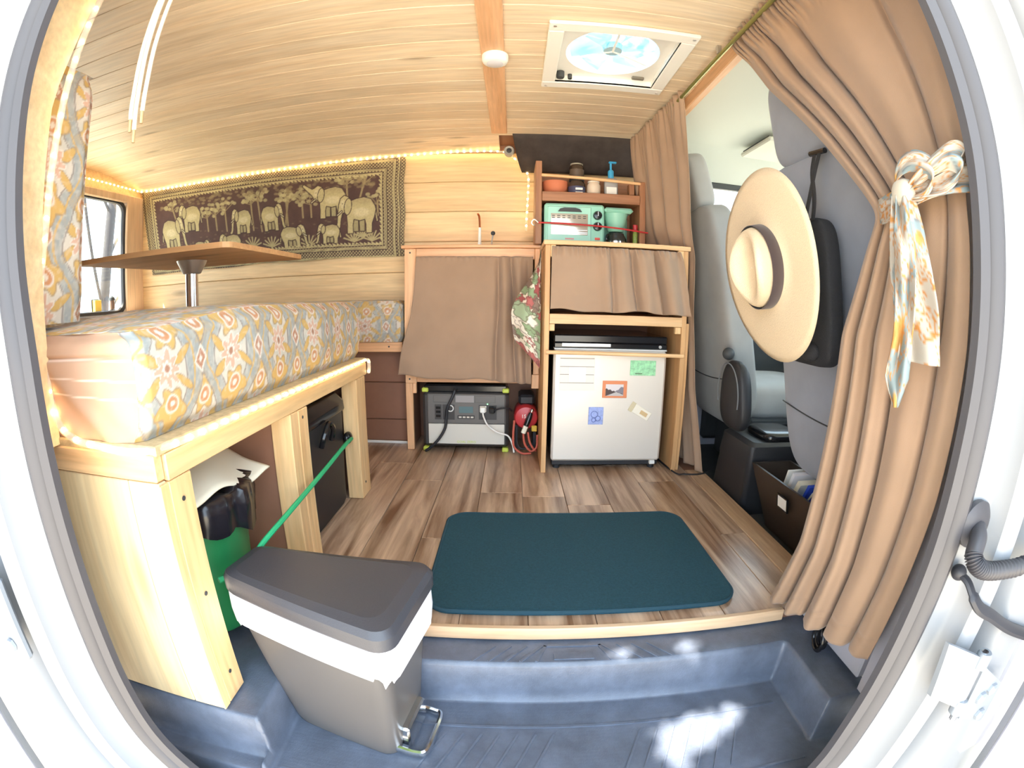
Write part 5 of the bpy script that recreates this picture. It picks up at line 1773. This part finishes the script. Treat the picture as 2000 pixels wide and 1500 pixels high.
Tq = Matrix.Translation((.888, .375, .0)) @ Matrix.Rotation(math.radians(24), 4, 'X')
o = MB().box(-.044, .050, -.006, .006, .03, .188, .001, Tq).build('blue_folder', mat('folder_blue', hexc(46, 78, 196), .4), None)
tag(o, 'bright blue folder standing in the file bin', 'folder')
MB().tube([tuple(Tq @ Vector(v)) for v in smoothpath([(-.03, -.010, .14), (-.025, -.013, .178), (.0, -.013, .196), (.03, -.010, .188)], 6)], .003, 6).build('elastic', M_cream, o, True)

# ================================================================== HAT AND MESH BAG
Hc = Vector((.572, .195, .752))
hn = Vector((-.985, 0.0, -.17)).normalized()
ha = Vector((0, 1, 0))
hb = hn.cross(ha).normalized()
Hm = Matrix(((ha.x, hb.x, hn.x, Hc.x), (ha.y, hb.y, hn.y, Hc.y), (ha.z, hb.z, hn.z, Hc.z), (0, 0, 0, 1)))
ht = thing('straw_hat', 'wide brimmed straw hat with dark band hanging on the passenger seat', 'hat', Hc - Vector((0, 0, .2)))
n = 72


def hatring(rad, h, dent=0.0):
    out = []
    for k in range(n):
        a = 2 * math.pi * k / n
        ex, ez = 1.0, 1.08
        out.append((rad * ex * math.cos(a), rad * ez * math.sin(a), h + dent * (abs(math.sin(a)) ** 2)))
    return out


P = []
for rad, h, de in ((.205, -.002, -.020), (.207, .0015, -.020), (.19, .002, -.014), (.16, .001, -.007), (.12, .0, -.002), (.094, .002, 0), (.086, .008, 0)):
    P.append(hatring(rad, h, de))
MB().grid(np.array(P).transpose(1, 0, 2), Hm, True).build('brim', M_straw, ht, True, angle=180)
P = []
for rad, h in ((.0855, .006), (.084, .022), (.081, .044), (.077, .062), (.070, .072), (.060, .074), (.046, .066), (.030, .056), (.012, .052), (.0005, .051)):
    ring_ = []
    for k in range(n):
        a = 2 * math.pi * k / n
        pinch = 1 - .20 * math.exp(-((math.sin(a / 2 - math.radians(45)) ** 2) / .10)) * min(1, max(0, (h - .03) / .06)) * 0
        x_, y_ = rad * math.cos(a), rad * 1.10 * math.sin(a)
        f = max(0, (h - .03) / .045)
        x_ *= 1 - .16 * f * max(0, math.sin(a)) ** 2 * 1.0
        y_ += .0
        hh = h + .012 * f * math.cos(2 * a) * (1 if rad > .04 else 0)
        ring_.append((x_ - .55 * hh, y_, hh))
    P.append(ring_)
MB().grid(np.array(P).transpose(1, 0, 2), Hm, True).build('crown', M_straw, ht, True, angle=180)
P = []
for rad, h in ((.0868, .007), (.0878, .010), (.0850, .044), (.0836, .046)):
    P.append([(rad * math.cos(2 * math.pi * k / n) - .55 * h, rad * 1.10 * math.sin(2 * math.pi * k / n), h) for k in range(n)])
MB().grid(np.array(P).transpose(1, 0, 2), Hm, True).build('hat_band', M_bandm, ht, True, angle=180)

bg = thing('mesh_bag', 'black mesh bag hanging by straps behind the straw hat', 'bag', (.70, .12, .47))
P_ = MB().pillow((0, 0, 0), (.026, .105, .170), .35, .35, 40, 24)
P_.v = [(.702 + p[0] - .19 * p[2] * .6, .198 + p[1], .700 + p[2]) for p in P_.v]
P_.build('pouch', M_mesh, bg, True, angle=180)
for dy in (0.0, .022):
    MB().tube(smoothpath([(.700, .150 + dy, 1.035), (.682, .150 + dy * .5, .98), (.668, .158 - dy, .91), (.660, .165 - dy * 1.5, .86)], 6), .0085, 8, sx=.3).build('strap', M_mesh, bg, True)
MB().tube([(.70, .13, 1.030), (.70, .19, 1.036)], .007, 8).build('strap_hook', M_blackg, bg, True)
MB().ball((.690, .165, .565), .030, 16, 10, (.6, 1.1, .8)).build('pocket_bulge', M_mesh, bg, True)

# ================================================================== DOORWAY DETAILS
kr = thing('coiled_lanyard', 'black coiled loop hanging from a hook beside the step', 'lanyard', (.645, -.13, -.028))
for k, (rr_, dz) in enumerate(((.030, 0), (.027, .003), (.024, -.003))):
    MB().tube([(.640 + .006 * k + .25 * rr_ * math.cos(a), -.130 + .9 * rr_ * math.cos(a), .008 + dz + rr_ * math.sin(a)) for a in np.linspace(0, 2 * math.pi, 25)[:-1]], .0042, 8, True).build('coil', M_blackg, kr, True)
MB().tube(smoothpath([(.660, -.12, .055), (.650, -.124, .058), (.645, -.127, .048), (.644, -.128, .036)], 5), .003, 8).build('hook', M_steel, kr, True)

hg = thing('steel_hinge', 'white painted metal door hinge bolted to the right pillar', 'hinge', (.66, -.455, .05))
MB().add([(.585, -.452, .245), (.655, -.470, .215), (.665, -.475, .115), (.600, -.452, .145), (.585, -.46, .245), (.655, -.48, .215), (.665, -.485, .115), (.600, -.462, .145)],
         [(0, 1, 2, 3), (4, 7, 6, 5), (0, 4, 5, 1), (1, 5, 6, 2), (2, 6, 7, 3), (3, 7, 4, 0)]).build('pillar_leaf', M_hinge, hg)
MB().tube([(.664, -.478, .222), (.668, -.480, .09)], .006, 12).build('pin', M_steel, hg, True)
for z0_ in (.195, .105):
    MB().lathe([(1e-6, 0), (.012, 0), (.0125, .022), (.010, .026), (1e-6, .026)], 16, cx=.6655, cy=-.479, cz=z0_).build('knuckle', M_hinge, hg, True)
MB().add([(.675, -.474, .195), (.775, -.470, .125), (.790, -.465, .030), (.690, -.470, .080), (.675, -.484, .195), (.775, -.480, .125), (.790, -.475, .030), (.690, -.480, .080)],
         [(0, 1, 2, 3), (4, 7, 6, 5), (0, 4, 5, 1), (1, 5, 6, 2), (2, 6, 7, 3), (3, 7, 4, 0)]).build('door_leaf', M_hinge, hg)
for c in ((.745, -.480, .125), (.755, -.478, .065), (.722, -.480, .115)):
    MB().lathe([(1e-6, 0), (.012, 0), (.011, .005), (.007, .008), (1e-6, .009)], 6, Matrix.Translation(c) @ Matrix.Rotation(math.pi / 2, 4, 'X')).build('bolt', M_hinge, hg)
ho = thing('cable_conduit', 'grey corrugated cable conduit curving out of the right pillar', 'conduit', (.57, -.45, .32))
Mg = Matrix.Translation((.624, -.405, .396)) @ Matrix.Rotation(math.pi / 2, 4, 'X')
MB().lathe([(1e-6, -.004), (.034, -.004), (.034, .004), (.024, .010), (.016, .012), (1e-6, .012)], 28, Mg).build('grommet', M_rubber, ho, True)
pth = np.array(smoothpath([(.622, -.414, .394), (.606, -.430, .388), (.588, -.442, .374), (.588, -.450, .364), (.606, -.456, .354), (.645, -.462, .350), (.70, -.468, .352), (.80, -.47, .37)], 28))
rad = [.0125 if i < 58 else .0115 + .0020 * math.cos(i * math.pi * .4) for i in range(len(pth))]
MB().tube(pth.tolist(), rad, 14).build('hose', M_rubber, ho, True, angle=180)
ck = thing('door_check_arm', 'dark metal door check arm reaching from the right pillar', 'check arm', (.6, -.46, .2))
MB().tube(smoothpath([(.612, -.410, .326), (.615, -.430, .322), (.620, -.446, .305), (.635, -.455, .288), (.67, -.458, .270), (.74, -.462, .232), (.86, -.465, .18)], 6), [.008] * 12 + [.011] * 25, 8, sx=.6).build('arm', M_rubber2, ck, True)
MB().ball((.613, -.412, .327), .012, 14, 10).build('pivot', M_rubber2, ck, True)
lb = thing('hinge_bracket', 'white hinge bracket on the left door pillar', 'hinge', (-.75, -.455, .15))
MB().box(-.80, -.722, -.474, -.455, .155, .300, .006, Matrix.Translation((0, 0, 0))).build('plate', M_hinge, lb)
for c in ((-.745, -.475, .275), (-.745, -.475, .185)):
    MB().lathe([(1e-6, 0), (.011, 0), (.010, .005), (1e-6, .007)], 6, Matrix.Translation(c) @ Matrix.Rotation(math.pi / 2, 4, 'X')).build('bolt', M_hinge, lb)
ldr = thing('side_door', 'white open side door at the left edge of the doorway', 'door', (-.95, -.6, -.3))
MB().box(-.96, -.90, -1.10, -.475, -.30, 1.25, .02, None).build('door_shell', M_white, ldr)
MB().box(-.8995, -.890, -1.05, -.50, -.22, 1.15, .01).build('inner_trim', M_trim, ldr)
rdr = thing('side_door', 'white open side door at the right edge of the doorway', 'door', (.9, -.6, -.3))
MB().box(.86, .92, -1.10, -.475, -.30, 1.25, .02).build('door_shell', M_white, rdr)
MB().box(.850, .8595, -1.05, -.50, -.22, 1.15, .01).build('inner_trim', M_trim, rdr)

# ---- small things on the rear window ledge
lt = thing('camp_lantern', 'small dark camp lantern on the rear window ledge', 'lantern', (-2.115, 1.19, .655))
MB().lathe([(1e-6, 0), (.016, 0), (.018, .01), (.018, .016), (1e-6, .016)], 16, cx=-2.118, cy=1.19, cz=.6552).build('base', M_darkin, lt, True)
MB().lathe([(1e-6, .0165), (.014, .0165), (.016, .04), (.014, .065), (1e-6, .065)], 16, cx=-2.118, cy=1.19, cz=.6552).build('globe', mat('lantern_globe', hexc(120, 96, 84), .2), lt, True)
MB().lathe([(1e-6, .0655), (.018, .0655), (.016, .08), (.006, .088), (1e-6, .092)], 16, cx=-2.118, cy=1.19, cz=.6552).build('cap', M_darkin, lt, True)
yl_ = thing('yellow_carton', 'small yellow carton on the rear window ledge', 'carton', (-2.115, 1.08, .655))
bx('carton_body', mat('carton_yellow', hexc(220, 190, 90), .5), yl_, -2.13, -2.105, 1.055, 1.10, .6552, .725, .002)
bx('carton_edge', M_darkin, yl_, -2.1315, -2.1305, 1.05, 1.105, .656, .73)

# ================================================================== UNSEEN TREE ADDED OUTSIDE (gaps in its crown let sun spots onto the step)
CR = Vector((0.10, -0.30, 0.35)) - SUN_DIR * 3.0
tr = thing('dapple_tree', 'unseen leafy tree added behind the doorway to dapple sunlight on the step', 'tree', (CR.x - .9, CR.y - .9, -.62))
MB().tube(smoothpath([(CR.x - .9, CR.y - .9, -.62), (CR.x - .85, CR.y - .85, .6), (CR.x - .9, CR.y - .8, 1.6), (CR.x - .8, CR.y - .7, CR.z)], 6), [.16] * 6 + [.13] * 6 + [.07] * 7, 12).build('trunk', mat('bark', hexc(96, 80, 66), .9, bump=.8, bscale=30), tr, True)
NL = 24000
pp = rng.normal(size=(NL, 3))
pp /= np.linalg.norm(pp, axis=1)[:, None]
pp *= (rng.random(NL) ** (1 / 3))[:, None] * np.array([1.35, 1.35, .9])
pp += np.array(CR)
sd = np.array(SUN_DIR)
keep = np.ones(NL, bool)
for (sx_, sy_, sz_, rad_) in ((.361, -.208, -.128, .030), (.432, -.187, -.128, .026), (.305, -.255, -.128, .022), (.296, -.190, -.128, .012), (.224, -.063, -.03, .010), (.374, -.067, -.03, .012)):  # leaves cleared along the sun rays to place the bright spots
    q = pp - np.array([sx_, sy_, sz_])
    q = q - (q @ sd)[:, None] * sd
    keep &= np.linalg.norm(q, axis=1) > rad_ + .030
pp = pp[keep]
m_ = len(pp)
e1 = rng.normal(size=(m_, 3))
e1 /= np.linalg.norm(e1, axis=1)[:, None]
e2 = np.cross(e1, rng.normal(size=(m_, 3)))
e2 /= np.linalg.norm(e2, axis=1)[:, None]
quad = np.stack([pp + e1 * .06, pp + e2 * .032, pp - e1 * .06, pp - e2 * .032], 1).reshape(-1, 3)
mb = MB()
mb.v = [tuple(p) for p in quad]
mb.f = [(4 * i, 4 * i + 1, 4 * i + 2, 4 * i + 3) for i in range(m_)]
cr_ = mb.build('crown', mat('leaf_green', hexc(104, 134, 70), .6), tr, recalc=False)
cr_['kind'] = 'stuff'

# bare tree seen through the rear window
bt = thing('bare_tree', 'thin dark bare tree trunk outside the rear window', 'tree', (-4.6, 3.35, -.62))
M_bark = mat('dark_bark', hexc(58, 54, 56), .9)
MB().tube(smoothpath([(-4.6, 3.35, -.62), (-4.6, 3.36, .4), (-4.58, 3.44, 1.2), (-4.6, 3.55, 2.2), (-4.6, 3.6, 3.4)], 6), [.075] * 8 + [.06] * 9 + [.04] * 8, 10).build('trunk', M_bark, bt, True)
for (a, b, c) in (((-4.6, 3.38, .7), (-4.5, 3.15, 1.25), (-4.5, 3.0, 1.9)), ((-4.58, 3.44, 1.2), (-4.6, 3.62, 1.5), (-4.6, 3.9, 1.75)), ((-4.6, 3.36, .35), (-4.6, 3.55, .75), (-4.55, 3.75, .95)), ((-4.6, 3.5, 1.8), (-4.6, 3.3, 2.1), (-4.6, 3.1, 2.5))):
    MB().tube(smoothpath([a, b, c], 5), .018, 6).build('branch', M_bark, bt, True)
